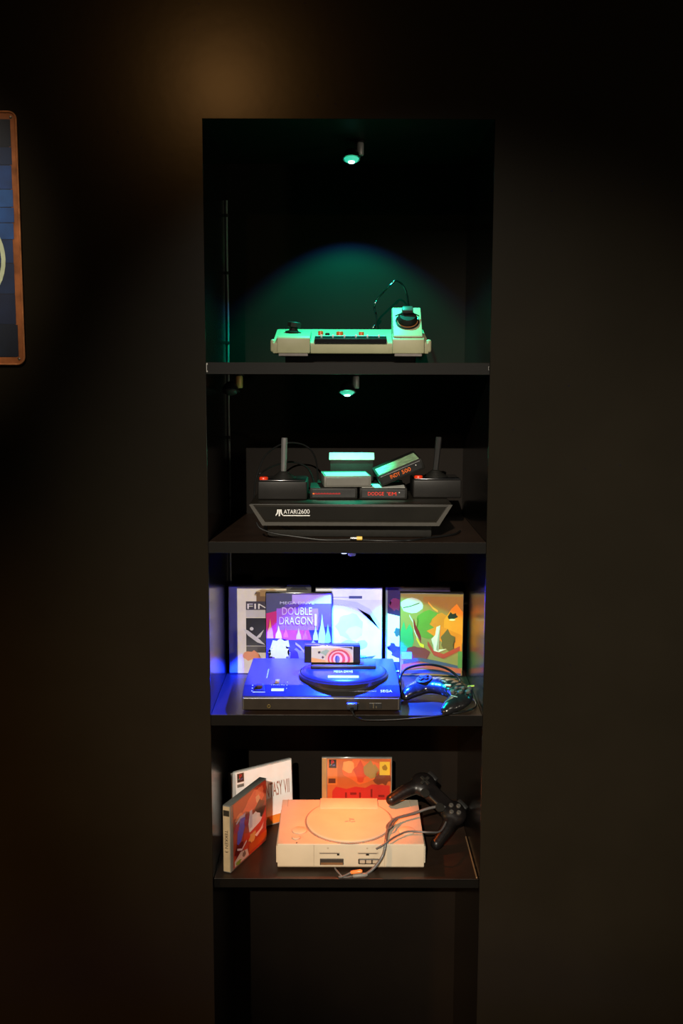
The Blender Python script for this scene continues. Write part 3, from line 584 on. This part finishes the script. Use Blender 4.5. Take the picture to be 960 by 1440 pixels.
# ------------------------------------------------------------------ third shelf: black console with round hump and cartridge
def round_console():
    t = thing('game_console', 'black game console with a raised round hump and a cartridge, lit blue', 'console', (-0.0445, 0.0, S3))
    z = lambda v: v - S3
    GL = mat('glossy console black', (0.020, 0.020, 0.022), 0.34, spec=0.35, var=0.1, scale=90)
    link('foot', bx(-0.125, 0.125, 0.030, 0.200, 0.0003, 0.0042, 0.001), M_BLKM, t)
    prof = [(0.0150, 0.004), (0.0138, 0.0275), (0.0165, 0.0300), (0.050, 0.0395), (0.20, 0.0465), (0.214, 0.0430), (0.214, 0.004)]
    link('body', prism_x(prof, -0.1385, 0.1385, 0.0018, taper=lambda y, zz: 0.004 if y > 0.1 else 0.0), GL, t, True)
    link('front_panel', bx(-0.1360, 0.1360, 0.0128, 0.0150, 0.0055, 0.0265, 0.0008), mat('brown black front panel', (0.022, 0.018, 0.014), 0.3, var=0.12), t)
    for x, wd, z0, z1 in ((-0.1370, 0.002, 0.006, 0.027), (0.1340, 0.0022, 0.006, 0.027)):
        link('panel_edge', bx(x, x + wd, 0.0122, 0.0150, z0, z1, 0.0008), M_DGREY, t)
    HX, HY = 0.0385, 0.106
    hump_bm = lathe([(0, 0.034), (0.0790, 0.034), (0.0790, 0.0470), (0.0765, 0.0505), (0.0700, 0.0530), (0, 0.0535)], 64, T(HX, HY, 0.0))
    hump = link('hump', hump_bm, GL, t, True)
    link('hump_ring', lathe([(0.0790, 0.0400), (0.0815, 0.0400), (0.0815, 0.0465), (0.0790, 0.0485), (0.0790, 0.0400)], 64, T(HX, HY, 0)), mat('dark bronze ring', (0.10, 0.085, 0.065), 0.25, metal=0.8, var=0.1), t, True)
    sl = T(HX, 0, 0)
    link('slot_surround', bx(HX - 0.060, HX + 0.060, 0.103, 0.150, 0.0525, 0.0600, 0.003), GL, t, True)
    # badge and lettering on the sloping apron of the hump
    am = T(HX, 0.058, 0.0538) @ RX(-82)
    o = link('badge', bx(-0.0275, 0.0275, -0.0008, 0, -0.010, 0.0, 0.0003, M=am), M_WHITE, hump); o['label'] = 'badge strip painted white for its reflection'  # bright reflection on the badge painted in as plain white
    link('lettering', text('MEGA DRIVE', 0.034, 0.0085, T(HX - 0.017, 0.078, 0.0538) @ RX(-80), 0.0004), M_WHITE, hump)
    link('maker_lettering', text('SEGA', 0.0205, 0.0075, T(0.1040, 0.0270, 0.0332) @ RX(-74.5), 0.0004), M_WHITE, t)
    link('small_lettering', text('HIGH DEFINITION GRAPHICS  STEREO SOUND', 0.056, 0.0032, T(0.0410, 0.0285, 0.0336) @ RX(-74.5), 0.0004), inkm((150, 156, 190)), t)
    # power switch, volume slider, headphone jack
    def on_top(x, y): return T(x, y, 0.0300 + (y - 0.0165) * 0.2836 if y < 0.05 else 0.0395 + (y - 0.05) * 0.0467) @ RX(15.8 if y < 0.05 else 2.7)
    link('power_recess', bx(-0.008, 0.008, -0.009, 0.010, 0, 0.0008, 0.0003, M=on_top(-0.109, 0.039)), M_BLK, t)
    link('power_switch', bx(-0.0055, 0.0055, 0.000, 0.007, 0.0006, 0.006, 0.001, M=on_top(-0.109, 0.039)), mat('dark brown switch', (0.05, 0.03, 0.02), 0.4), t)
    link('switch_mark', bx(-0.004, 0.004, 0.0072, 0.0090, 0.0008, 0.0052, 0.0003, M=on_top(-0.109, 0.038)), inkm((210, 140, 90)), t)
    mk = bx(-0.012, 0.010, -0.0135, -0.0118, 0, 0.0004, M=on_top(-0.109, 0.039))
    for k in range(3): bx(-0.0145, -0.0125, -0.010 + 0.009 * k, -0.008 + 0.009 * k, 0, 0.0004, M=on_top(-0.109, 0.039), into=mk)
    link('panel_marks', mk, inkm((190, 196, 214)), t)
    o = link('slider_label', bx(-0.011, 0.011, -0.004, 0.004, 0, 0.0005, 0.0001, M=on_top(-0.0775, 0.034)), M_WHITE, t); o['label'] = 'white printed strip under the slider'
    link('slider_track', bx(-0.013, 0.013, -0.0035, 0.0035, 0, 0.0006, 0.0002, M=on_top(-0.0785, 0.058)), M_BLK, t)
    link('slider_knob', bx(-0.004, 0.004, -0.004, 0.004, 0, 0.006, 0.001, M=on_top(-0.079, 0.060)), mat('brass coloured knob', (0.30, 0.22, 0.08), 0.35), t)
    mk = None
    for k in range(7): mk = bx(-0.011 + 0.0036 * k, -0.0095 + 0.0036 * k, -0.0105, -0.0085 + 0.0012 * (k % 2), 0, 0.0004, M=on_top(-0.0785, 0.058), into=mk)
    for k in range(3): bx(0.0165, 0.0175, -0.03 + 0.017 * k, -0.026 + 0.017 * k, 0, 0.0004, M=on_top(-0.0785, 0.058), into=mk)
    link('volume_marks', mk, inkm((170, 180, 206)), t)
    link('top_groove', bx(-0.0012, 0.0012, 0, 0.050, 0, 0.0009, 0.0002, M=on_top(-0.100, 0.085)), inkm((120, 130, 150)), t)
    link('jack_ring', lathe([(0.0017, 0), (0.0034, 0), (0.0034, 0.0012), (0.0017, 0.0012), (0.0017, 0)], 20, T(-0.0915, 0.0128, 0.0120) @ RX(90)), mat('brass ring', (0.7, 0.52, 0.18), 0.3, metal=1.0), t, True)
    for x in (0.055, 0.0945):
        link('controller_port', bx(x - 0.011, x + 0.011, 0.0117, 0.0129, 0.0085, 0.0185, 0.0006), M_BLK, t)
    mk = None
    for x, h in ((0.0905, .010), (0.0955, .004)): mk = bx(x, x + 0.0012, 0.0116, 0.0118, 0.009, 0.009 + h, into=mk)
    link('port_marks', mk, inkm((90, 80, 60)), t)
    # cartridge
    c = thing('game_cartridge', 'black cartridge with a cream label and red rings, plugged into the blue-lit console', 'cartridge', (-0.0262, 0.1265, S3 + 0.0605))
    link('shell', bx(-0.0515, 0.0515, -0.010, 0.010, 0.0, 0.0335, 0.002), M_BLKG, c, True)
    for s in (-1, 1):
        link('grip', bx(s * 0.0515 - (0.012 if s > 0 else 0), s * 0.0515 + (0.012 if s < 0 else 0), -0.0112, -0.0098, 0.001, 0.0325, 0.0008), M_BLKM, c)
    P = [((196, 196, 168), RECT), ((226, 226, 214), rect(0, .90, 1, 1)), ((214, 160, 90), [(0, 0), (.55, 0), (.3, .16), (0, .30)]), ((120, 160, 110), blob(.45, .42, .14, .22, 71)), ((150, 176, 140), blob(.35, .6, .12, .16, 72)), ((60, 50, 50), blob(.19, .64, .03, .08, 73)), ((80, 60, 60), blob(.27, .33, .03, .07, 74)), ((200, 180, 110), blob(.50, .25, .08, .10, 75)),
         ((216, 176, 130), oval(.66, .2, .33, .72, 24)), ((196, 70, 56), oval(.66, .2, .27, .62, 24)), ((224, 180, 150), oval(.65, .2, .22, .52, 24)), ((206, 76, 66), oval(.64, .2, .17, .44, 24)), ((230, 190, 170), oval(.63, .2, .11, .33, 24)), ((96, 110, 150), oval(.62, .2, .06, .24, 20)), ((80, 70, 50), [(.62, .98), (.98, .98), (.98, .80), (.90, .90), (.75, .93)]), ((60, 70, 130), rect(.58, 0, .615, .42))]
    print_sheet('label_print', P, 0.077, 0.0300, c, y=-0.0103, M=T(0, 0, 0.0018))
    return t
round_console()

# ------------------------------------------------------------------ third shelf: black six-inch pad
def crescent_pad():
    t = thing('game_pad', 'black crescent game pad beside the blue-lit console, prongs toward the viewer', 'game pad', (0.1735, 0.0700, S3 + 0.0004), (R(0), 0, R(-52)))
    inc = RX(14)
    b = bmesh.new()
    pts = []
    for k in range(13):
        a = R(180 - 15 * k); pts.append((0.052 * math.cos(a), -0.012 + 0.034 * math.sin(a)))
    for i, (x, y) in enumerate(pts):
        e = abs(i - 6) / 6
        ball((x, y, 0.0165), 0.0235 - 0.002 * e, (1, 1.0, 0.62 - 0.05 * e), into=b, u=20, v=12)
    for s in (-1, 1):
        ball((s * 0.053, -0.020, 0.0165), 0.0175, (1.0, 1.5, 0.70), into=b, u=20, v=12)
        ball((s * 0.053, -0.036, 0.0145), 0.0125, (1.0, 1.2, 0.75), into=b, u=20, v=12)
    b = fused(b, 0.0018, 5); b.transform(T(0, 0, 0.0135) @ inc)
    zmin = min(v.co.z for v in b.verts)
    for v in b.verts: v.co.z -= zmin
    link('shell', b, M_BLKG, t, True)
    top = T(0, 0, 0.0135 - zmin) @ inc @ T(0, 0, 0.0292)
    dp = T(-0.047, 0.004, 0.0005)
    c = lathe([(0, 0), (0.0150, 0), (0.0150, 0.0012), (0.012, 0.0020), (0, 0.0016)], 28, top @ dp)
    link('dpad_dish', c, M_BLK, t, True)
    c = bx(-0.0032, 0.0032, -0.0105, 0.0105, 0.001, 0.0048, 0.0012, M=top @ dp); bx(-0.0105, 0.0105, -0.0032, 0.0032, 0.001, 0.0048, 0.0012, M=top @ dp, into=c)
    link('dpad', c, M_BLKM, t, True)
    for x, y, r in ((0.036, -0.004, 0.0048), (0.049, 0.002, 0.0048), (0.060, 0.011, 0.0048), (0.032, 0.009, 0.0034), (0.043, 0.015, 0.0034), (0.053, 0.022, 0.0034)):
        link('button', lathe([(0, 0), (r, 0), (r, 0.0035), (r * .75, 0.0048), (0, 0.005)], 18, top @ T(x, y, -0.0018)), M_DGREY, t, True)
    o = link('start_button', bx(-0.0062, 0.0062, -0.0022, 0.0022, 0, 0.0032, 0.0012, M=top @ T(0.012, 0.008, -0.0002) @ RZ(18)), mat('pale pink button', (0.55, 0.45, 0.42), 0.4), t, True); o['label'] = 'pale start button'
    o = link('yellow_mark', bx(-0.006, 0.006, -0.002, 0.002, 0, 0.0012, 0.0004, M=top @ T(0.048, 0.030, -0.0016) @ RZ(38)), mat('yellow print', (0.55, 0.45, 0.06), 0.4), t); o['label'] = 'yellow mark at the edge of the pad'
    link('lettering', text('SEGA', 0.014, 0.004, top @ T(-0.012, 0.0145, 0.0008) @ RX(-90), 0.0004), inkm((170, 170, 176)), t)
    link('small_print', bx(-0.007, 0.007, -0.0008, 0.0008, 0, 0.0006, M=top @ T(0.050, -0.014, -0.0008) @ RZ(10)), inkm((150, 150, 150)), t)
    return t
pad = crescent_pad()
cab = link('cable', tube([(0.0090, -0.0035, 0.0090), (0.0130, -0.0050, 0.002), (0.0200, -0.0052, -0.0030), (0.032, -0.0050, -0.0062), (0.060, -0.0040, -0.0068), (0.100, -0.0035, -0.0050), (0.150, -0.0030, -0.0008), (0.185, 0.004, 0.0026), (0.212, 0.018, 0.0030), (0.2275, 0.038, 0.0034), (0.2315, 0.065, 0.0045), (0.2265, 0.100, 0.0030), (0.2250, 0.140, 0.0022)], 0.0018, 10, 8, M=T(0, 0, S3)), M_CORD, None, True); adopt(cab, pad)
link('plug', bx(-0.0095, 0.0095, -0.0075, 0.0030, -0.0055, 0.0060, 0.0018, M=T(0.0090, 0.0078, S3 + 0.0150)), mat('blue black plug', (0.020, 0.024, 0.035), 0.35), cab, True)
link('strain_relief', tube([(0.0090, 0.0005, 0.0125), (0.0092, -0.0035, 0.0085)], 0.0032, 10, 4, M=T(0, 0, S3)), M_CORD, cab, True)
adopt(link('rear_cable', tube([(-0.0600, -0.052, 0.0032), (-0.0610, -0.048, 0.022), (-0.0585, -0.036, 0.034), (-0.043, -0.008, 0.0395), (-0.008, 0.006, 0.0420), (0.027, 0.014, 0.0335), (0.050, 0.014, 0.018), (0.058, 0.006, 0.0036), (0.048, -0.018, 0.0034)], 0.0024, 10, 8, M=T(0.16, 0.17, S3)), M_CORD, None, True), pad)

# ------------------------------------------------------------------ lowest shelf: pale disc console
def disc_console():
    t = thing('disc_console', 'pale grey disc console with a round lid, lit orange on the lowest shelf', 'console', (0.0085, 0.0, S4))
    zt0, zt1, y0, y1 = 0.0500, 0.0630, 0.0440, 0.2160
    sl = (zt1 - zt0) / (y1 - y0); ang = math.degrees(math.atan(sl))
    HW = 0.1330
    for sx in (-1, 1):
        for yy in (0.062, 0.195):
            link('foot', lathe([(0, 0.0003), (0.008, 0.0003), (0.008, 0.0042), (0, 0.0042)], 16, T(sx * 0.112, yy, 0)), M_BLKM, t)
    prof = [(y0 + 0.003, 0.0040), (y0, 0.0075), (y0, zt0 - 0.001), (y0 + 0.002, zt0), (y1 - 0.002, zt1), (y1, zt1 - 0.002), (y1, 0.0040)]
    link('body', prism_x(prof, -HW, HW, 0.0012), M_PSX, t, True)
    for sx in (-1, 1):
        link('side_cheek', bx(sx * HW - 0.0001 if sx > 0 else -HW - 0.0026, HW + 0.0026 if sx > 0 else -HW + 0.0001, y0 + 0.004, y1 - 0.006, 0.0120, 0.0440, 0.001), M_PSX, t)
    def top(x, y): return T(x, y, zt0 + (y - y0) * sl) @ RX(ang)
    LX, LY = -0.0025, 0.1275
    link('lid_groove', lathe([(0.0800, -0.001), (0.0835, -0.001), (0.0835, 0.0006), (0.0800, 0.0006), (0.0800, -0.001)], 72, top(LX, LY)), mat('shadowed grey groove plastic', (0.20, 0.18, 0.16), 0.5), t, True)
    link('lid', lathe([(0, -0.001), (0.0803, -0.001), (0.0803, 0.0022), (0.0790, 0.0034), (0.0765, 0.0038), (0, 0.0042)], 72, top(LX, LY)), M_PSX, t, True)
    link('rear_cover', bx(-0.0560, 0.0560, -0.020, 0.0225, -0.001, 0.0046, 0.0012, M=top(LX, 0.1900)), M_PSX, t, True)
    for x in (-0.060, 0.060):
        link('hinge_seam', bx(x - 0.0008, x + 0.0008, -0.004, 0.024, -0.001, 0.0008, M=top(LX + x * 0.985, 0.190)), M_PSX2, t)
    # round buttons
    for x, y, r in ((-0.0950, 0.092, 0.0135), (-0.1000, 0.066, 0.0075), (0.1035, 0.092, 0.0150)):
        link('button', lathe([(0, 0), (r, 0), (r, 0.0014), (r * .9, 0.0022), (0, 0.0024)], 32, top(x, y)), M_PSX, t, True)
        link('button_gap', lathe([(r, -0.0006), (r + 0.0012, -0.0006), (r + 0.0012, 0.0004), (r, 0.0004), (r, -0.0006)], 32, top(x, y)), M_PSX2, t)
    link('status_light', bx(-0.0012, 0.0012, -0.0012, 0.0012, 0, 0.0009, 0.0003, M=top(-0.0980, 0.0475)), M_BLK, t)
    lm = top(LX + 0.0010, 0.1180) @ T(0, 0, 0.0042) @ RX(-90)
    lg = prism_y([(-0.001, 0), (0.0015, 0.000), (0.0015, 0.0125), (-0.001, 0.0150)], -0.0004, 0); prism_y([(0.0015, 0.0075), (0.0070, 0.0058), (0.0088, 0.0085), (0.0070, 0.0115), (0.0015, 0.0128)], -0.0004, 0, into=lg)
    prism_y([(-0.0022, 0.0016), (-0.0022, 0.0042), (-0.0082, 0.0024), (-0.0100, 0.0006), (-0.0070, -0.0010)], -0.0004, 0, into=lg); prism_y([(0.0022, 0.0004), (0.0095, 0.0030), (0.0105, 0.0010), (0.0060, -0.0014), (0.0022, -0.0018)], -0.0004, 0, into=lg)
    lg.transform(lm)
    link('logo', lg, mat('tan grey print', (0.30, 0.28, 0.25), 0.5, var=0.04), t)
    # front: card slots and controller ports, a fine seam either side
    for k, x0 in enumerate((-0.0575, 0.0125)):
        link('card_door', bx(x0, x0 + 0.0370, y0 - 0.0008, y0 + 0.001, 0.0310, 0.0345, 0.0006), M_PSX2, t)
        link('card_slit', bx(x0 + 0.0015, x0 + 0.0345, y0 - 0.0012, y0 - 0.0006, 0.0318, 0.0330), mat('brown grey slit', (0.10, 0.09, 0.08), 0.5), t)
        link('card_pip', bx(x0 + (0.0325 if k == 0 else 0.0150), x0 + (0.0365 if k == 0 else 0.0205), y0 - 0.0013, y0, 0.0286, 0.0322), M_BLKM, t)
    port = mat('dark port well', (0.030, 0.022, 0.016), 0.5)
    link('controller_port', bx(-0.0560, -0.0130, y0 - 0.0010, y0 + 0.001, 0.0098, 0.0222, 0.001), port, t)
    link('port_floor', bx(-0.0545, -0.0145, y0 - 0.0013, y0 - 0.0008, 0.0105, 0.0150), mat('brown port floor', (0.16, 0.075, 0.03), 0.45), t)
    link('controller_port', bx(0.0135, 0.0520, y0 - 0.0010, y0 + 0.001, 0.0118, 0.0222, 0.002), port, t)
    for x0 in (0.0160, 0.0275, 0.0395):
        link('port_key', bx(x0, x0 + 0.0098, y0 - 0.0013, y0 - 0.0008, 0.0138, 0.0198, 0.001), M_PSX2, t)
    for x0 in (-0.043, 0.028):
        link('slot_mark', bx(x0, x0 + 0.003, y0 - 0.0003, y0, 0.0405, 0.0435), M_PSX2, t)
    for x0 in (0.0605, -0.0675):
        link('front_seam', bx(x0, x0 + 0.0010, y0 - 0.0002, y0 + 0.001, 0.0070, zt0 - 0.002), M_PSX2, t)
    return t
disc_console()

def jewel_case(label, loc, rz, lean, polys, spine_text=None, logo=True, body=None, border=None, wd=0.142, ht=0.1255, dp=0.0105):
    t = thing('disc_case', label, 'disc case', loc, (R(lean), 0, R(rz)))
    link('tray', bx(-wd / 2, wd / 2, 0.0022, dp, 0, ht, 0.0008), body or mat('smoky clear case plastic', (0.16, 0.165, 0.15), 0.15, var=0.1, coat=0.5), t, True)
    print_sheet('cover_print', polys, wd - 0.013, ht - 0.005, t, y=0.0019, M=T(0.0045, 0, 0.0025))
    link('spine_strip', bx(-wd / 2 + 0.0004, -wd / 2 + 0.0100, 0.0012, 0.0024, 0.001, ht - 0.001, 0.0004), border or mat('grey ribbed spine', (0.20, 0.18, 0.15), 0.3), t)
    link('lid_pane', bx(-wd / 2 + 0.0105, wd / 2, 0.0002, 0.0008, 0.0, ht), pane_mat(), t)
    if logo:
        x0, z0 = -wd / 2 + 0.0145, ht - 0.0215
        lp = link('logo_plate', bx(x0, x0 + 0.0150, 0.0010, 0.0013, z0, z0 + 0.0175), inkm((14, 12, 14)), t)
        link('logo_upright', text('P', 0.0052, 0.0095, T(x0 + 0.0050, 0.0010, z0 + 0.0060), 0.0001), inkm((214, 30, 34)), lp)
        sb = prism_y([(0.0015, 0.0050), (0.0055, 0.0062), (0.0055, 0.0080), (0.0020, 0.0066)], -0.0001, 0); link('logo_wing', sb, inkm((40, 150, 150)), lp).location = (x0, 0.0010, z0)
        sb = prism_y([(0.0075, 0.0058), (0.0128, 0.0072), (0.0118, 0.0052), (0.0075, 0.0042)], -0.0001, 0); link('logo_wing', sb, inkm((70, 90, 190)), lp).location = (x0, 0.0010, z0)
    if spine_text:
        m = Matrix.Rotation(R(-90), 4, 'Z') @ Matrix.Rotation(R(90), 4, 'Y')
        # spine faces -x: lettering runs down it
        link('spine_card', bx(-wd / 2 - 0.0006, -wd / 2, 0.0026, dp - 0.0006, 0.002, ht - 0.002), mat('cream spine card', (0.50, 0.36, 0.20), 0.45), t)
        tx = text(spine_text, 0.042, 0.0062, Matrix.Identity(4), 0.0002)
        # from facing -y (x right, z up) to facing -x, rotated to read downwards
        mm = T(-wd / 2 - 0.0006, 0.0125, 0.0800) @ Matrix(((0, 1, 0, 0), (0, 0, -1, 0), (-1, 0, 0, 0), (0, 0, 0, 1)))
        tx.transform(mm); link('spine_lettering', tx, inkm((40, 26, 14)), t)
        link('spine_mark', bx(-wd / 2 - 0.0008, -wd / 2 - 0.0005, 0.0032, dp - 0.0012, ht - 0.020, ht - 0.009), inkm((50, 44, 34)), t)
    return t
# white case, angled at the back left
P = [((252, 251, 248), RECT), ((230, 150, 60), [(0, 0), (1, 0), (1, .14), (0, .14)])]  # orange foot of the cover is the orange lamp's reflection, painted in
c = jewel_case('white disc case with red serif lettering, leaning at the back left of the lowest shelf', (-0.1615, 0.2230, S4 + 0.0006), 36, -3, P, body=mat('white case plastic', (0.5, 0.5, 0.48), 0.25, coat=0.4), border=mat('pale spine plastic', (0.55, 0.55, 0.53), 0.3))
tx = text('FINAL FANTASY VII', 0.108, 0.0290, T(-0.0455, 0.0010, 0.0580), 0.0001)
link('title', tx, inkm((176, 116, 96)), c)
link('logo_caption', bx(-0.0570, -0.0420, 0.0010, 0.0012, 0.094, 0.100), inkm((120, 116, 110)), c)
# red and blue case standing on its edge near the left side
P = [((186, 66, 44), RECT), ((150, 50, 28), rect(0, .55, 1, 1)), ((220, 104, 76), blob(.62, .82, .30, .12, 81)), ((226, 130, 90), blob(.78, .90, .12, .07, 82)), ((232, 190, 150), blob(.74, .80, .07, .07, 83)), ((70, 34, 22), blob(.80, .58, .16, .16, 84)), ((36, 26, 20), blob(.82, .54, .09, .10, 85)),
     ((206, 130, 90), blob(.20, .72, .14, .06, 86)), ((255, 246, 250), blob(.60, .46, .18, .20, 87)), ((255, 248, 252), blob(.70, .36, .20, .12, 88)), ((220, 210, 226), rect(.48, .42, .56, .70)), ((96, 84, 206), [(.10, .30), (.22, .34), (.36, .56), (.34, .74), (.22, .72), (.12, .52)]), ((200, 190, 214), band([(.08, .66), (.20, .72), (.34, .70)], .02)), ((176, 40, 90), blob(.10, .58, .07, .07, 89)), ((160, 34, 74), blob(.40, .58, .07, .10, 90)),
     ((214, 60, 30), band([(.30, .36), (.50, .30), (.80, .34), (.98, .46)], .06)), ((240, 190, 110), blob(.56, .26, .10, .07, 91)), ((110, 22, 26), blob(.16, .20, .12, .10, 92, j=.6)), ((226, 200, 206), band([(.10, .26), (.24, .20), (.38, .28)], .016)), ((196, 96, 40), rect(.45, .05, 1, .18)), ((206, 190, 180), [(.02, .02), (.44, .02), (.40, .14), (.20, .18), (.02, .10)]), ((130, 160, 60), blob(.14, .05, .07, .04, 93)), ((120, 100, 90), blob(.30, .10, .05, .05, 94))]
jewel_case('red and blue disc case standing upright at the left front of the lowest shelf', (-0.1785, 0.0960, S4 + 0.0006), 67.5, 0, P, spine_text='TEKKEN 3', logo=False, wd=0.1450, ht=0.1265, dp=0.0165)
# orange case at the back centre
P = [((186, 92, 40), RECT), ((206, 110, 44), rect(0, .55, .16, 1)), ((214, 96, 40), blob(.50, .80, .30, .20, 101)), ((226, 150, 80), blob(.34, .86, .10, .10, 102)), ((196, 60, 30), blob(.52, .78, .10, .16, 103)), ((150, 120, 60), blob(.68, .80, .10, .14, 104)), ((110, 50, 24), blob(.86, .66, .12, .10, 105)), ((150, 60, 26), rect(0, 0, 1, .22)),
     ((180, 44, 32), [(.08, .20), (.08, .44), (.14, .52), (.30, .48), (.44, .52), (.60, .50), (.70, .56), (.98, .54), (.98, .24), (.74, .26), (.60, .20), (.4, .26), (.2, .2)]),
     ((120, 26, 18), rect(.28, .26, .31, .42)), ((120, 26, 18), rect(.50, .28, .53, .42)), ((120, 26, 18), rect(.68, .34, .71, .48)), ((120, 26, 18), rect(.36, .38, .46, .42)), ((120, 26, 18), rect(.80, .34, .90, .38)), ((214, 176, 50), rect(.82, .72, .98, .95)), ((150, 110, 30), blob(.90, .84, .04, .05, 106)), ((90, 40, 20), rect(.02, .58, .13, .66))]
jewel_case('orange disc case with a yellow corner label, standing behind the disc console', (0.0225, 0.2700, S4 + 0.0006), 0, -2, P, border=mat('orange spine plastic', (0.40, 0.22, 0.08), 0.3))

# ------------------------------------------------------------------ lowest shelf: black two-grip pad tipped against the console
def grip_pad():
    t = thing('game_pad', 'black two-grip game pad tipped over the right rear corner of the disc console', 'game pad', (0.1720, 0.1800, S4 + 0.074), (R(22), R(30), R(-38)))
    b = bmesh.new()
    for s in (-1, 1):
        ball((s * 0.040, 0.010, 0.0), 0.0265, (1, 1, 0.55), into=b, u=20, v=12)
        tube([(s * 0.044, 0.004, -0.002), (s * 0.054, -0.025, -0.006), (s * 0.060, -0.056, -0.012)], 0.0150, 14, 5, into=b, taper=lambda f: 1.0 - 0.25 * f)
        ball((s * 0.060, -0.057, -0.0122), 0.0115, into=b)
    bx(-0.045, 0.045, -0.008, 0.024, -0.010, 0.011, 0.004, into=b)
    b = fused(b, 0.0022, 6)
    link('shell', b, mat('deep black pad plastic', (0.006, 0.005, 0.005), 0.35, spec=0.3), t, True)
    c = bx(-0.0032, 0.0032, -0.011, 0.011, 0.011, 0.0165, 0.001, M=T(-0.040, 0.010, 0)); bx(-0.011, 0.011, -0.0032, 0.0032, 0.011, 0.0165, 0.001, M=T(-0.040, 0.010, 0), into=c)
    link('dpad', c, M_BLKM, t)
    for dx, dy in ((0.010, 0), (-0.010, 0), (0, 0.010), (0, -0.010)):
        link('button', lathe([(0, 0.010), (0.0045, 0.010), (0.0045, 0.0165), (0.0035, 0.0175), (0, 0.0175)], 16, T(0.040 + dx, 0.010 + dy, 0)), M_DGREY, t, True)
    for s in (-1, 1):
        link('shoulder_button', bx(s * 0.040 - 0.012, s * 0.040 + 0.012, 0.030, 0.040, -0.008, 0.008, 0.003), M_BLK, t, True)
    link('thumb_stick', lathe([(0, 0.008), (0.005, 0.008), (0.005, 0.013), (0.009, 0.015), (0.009, 0.018), (0, 0.0185)], 20, T(-0.020, -0.012, 0)), M_BLKM, t, True)
    link('thumb_stick', lathe([(0, 0.008), (0.005, 0.008), (0.005, 0.013), (0.009, 0.015), (0.009, 0.018), (0, 0.0185)], 20, T(0.020, -0.012, 0)), M_BLKM, t, True)
    return t
t = grip_pad()
UP = T(0, 0, S4)
cab = link('cable', tube([(0.2000, 0.170, 0.060), (0.1850, 0.160, 0.072), (0.1600, 0.150, 0.0735), (0.1270, 0.140, 0.0665), (0.0925, 0.118, 0.0660), (0.0800, 0.095, 0.0625), (0.0745, 0.070, 0.0585), (0.0715, 0.046, 0.0540), (0.0700, 0.0385, 0.0460), (0.0655, 0.0340, 0.0320), (0.0560, 0.0270, 0.0200), (0.0450, 0.0215, 0.0105), (0.0345, 0.0180, 0.0050)], 0.0027, 10, 8, M=UP), M_GCORD, None, True); adopt(cab, t)
link('loop', tube([(0.1000, 0.124, 0.0665), (0.0905, 0.106, 0.0650), (0.0845, 0.090, 0.0630), (0.0760, 0.083, 0.0615), (0.0765, 0.098, 0.0625), (0.0890, 0.118, 0.0662)], 0.0016, 8, 8, M=UP), M_GCORD, cab, True)
link('branch', tube([(0.1930, 0.150, 0.0500), (0.1760, 0.104, 0.0480), (0.1530, 0.080, 0.0565), (0.1300, 0.080, 0.0575), (0.1120, 0.078, 0.0585), (0.0930, 0.064, 0.0570), (0.0780, 0.047, 0.0555), (0.0640, 0.0375, 0.0500), (0.0540, 0.0375, 0.0440)], 0.0018, 8, 8, M=UP), M_GCORD, cab, True)
o = link('orange_plug', lathe([(0, 0), (0.0028, 0), (0.0034, 0.004), (0.0034, 0.018), (0.0022, 0.021), (0, 0.021)], 16, UP @ T(0.0085, 0.0175, 0.0085) @ RY(78) @ RX(8)), mat('orange plug plastic', (0.75, 0.22, 0.05), 0.35), cab, True); o['label'] = 'orange plug'
link('grey_plug', lathe([(0, 0), (0.0030, 0), (0.0038, 0.004), (0.0038, 0.022), (0.0022, 0.026), (0, 0.026)], 16, UP @ T(0.0125, 0.0135, 0.0040) @ RY(84)), M_GREY, cab, True)
link('plug_lead', tube([(0.0125, 0.0135, 0.0040), (0.002, 0.0125, 0.0022), (-0.006, 0.0140, 0.0022), (-0.012, 0.018, 0.0060), (-0.0185, 0.027, 0.0095), (-0.0200, 0.036, 0.0090)], 0.0016, 8, 8, M=UP), M_GCORD, cab, True)
link('plug_lead', tube([(0.0085, 0.0175, 0.0085), (0.000, 0.0150, 0.0050), (-0.008, 0.0120, 0.0030), (-0.013, 0.0135, 0.0024)], 0.0018, 8, 8, M=UP), M_GCORD, cab, True)
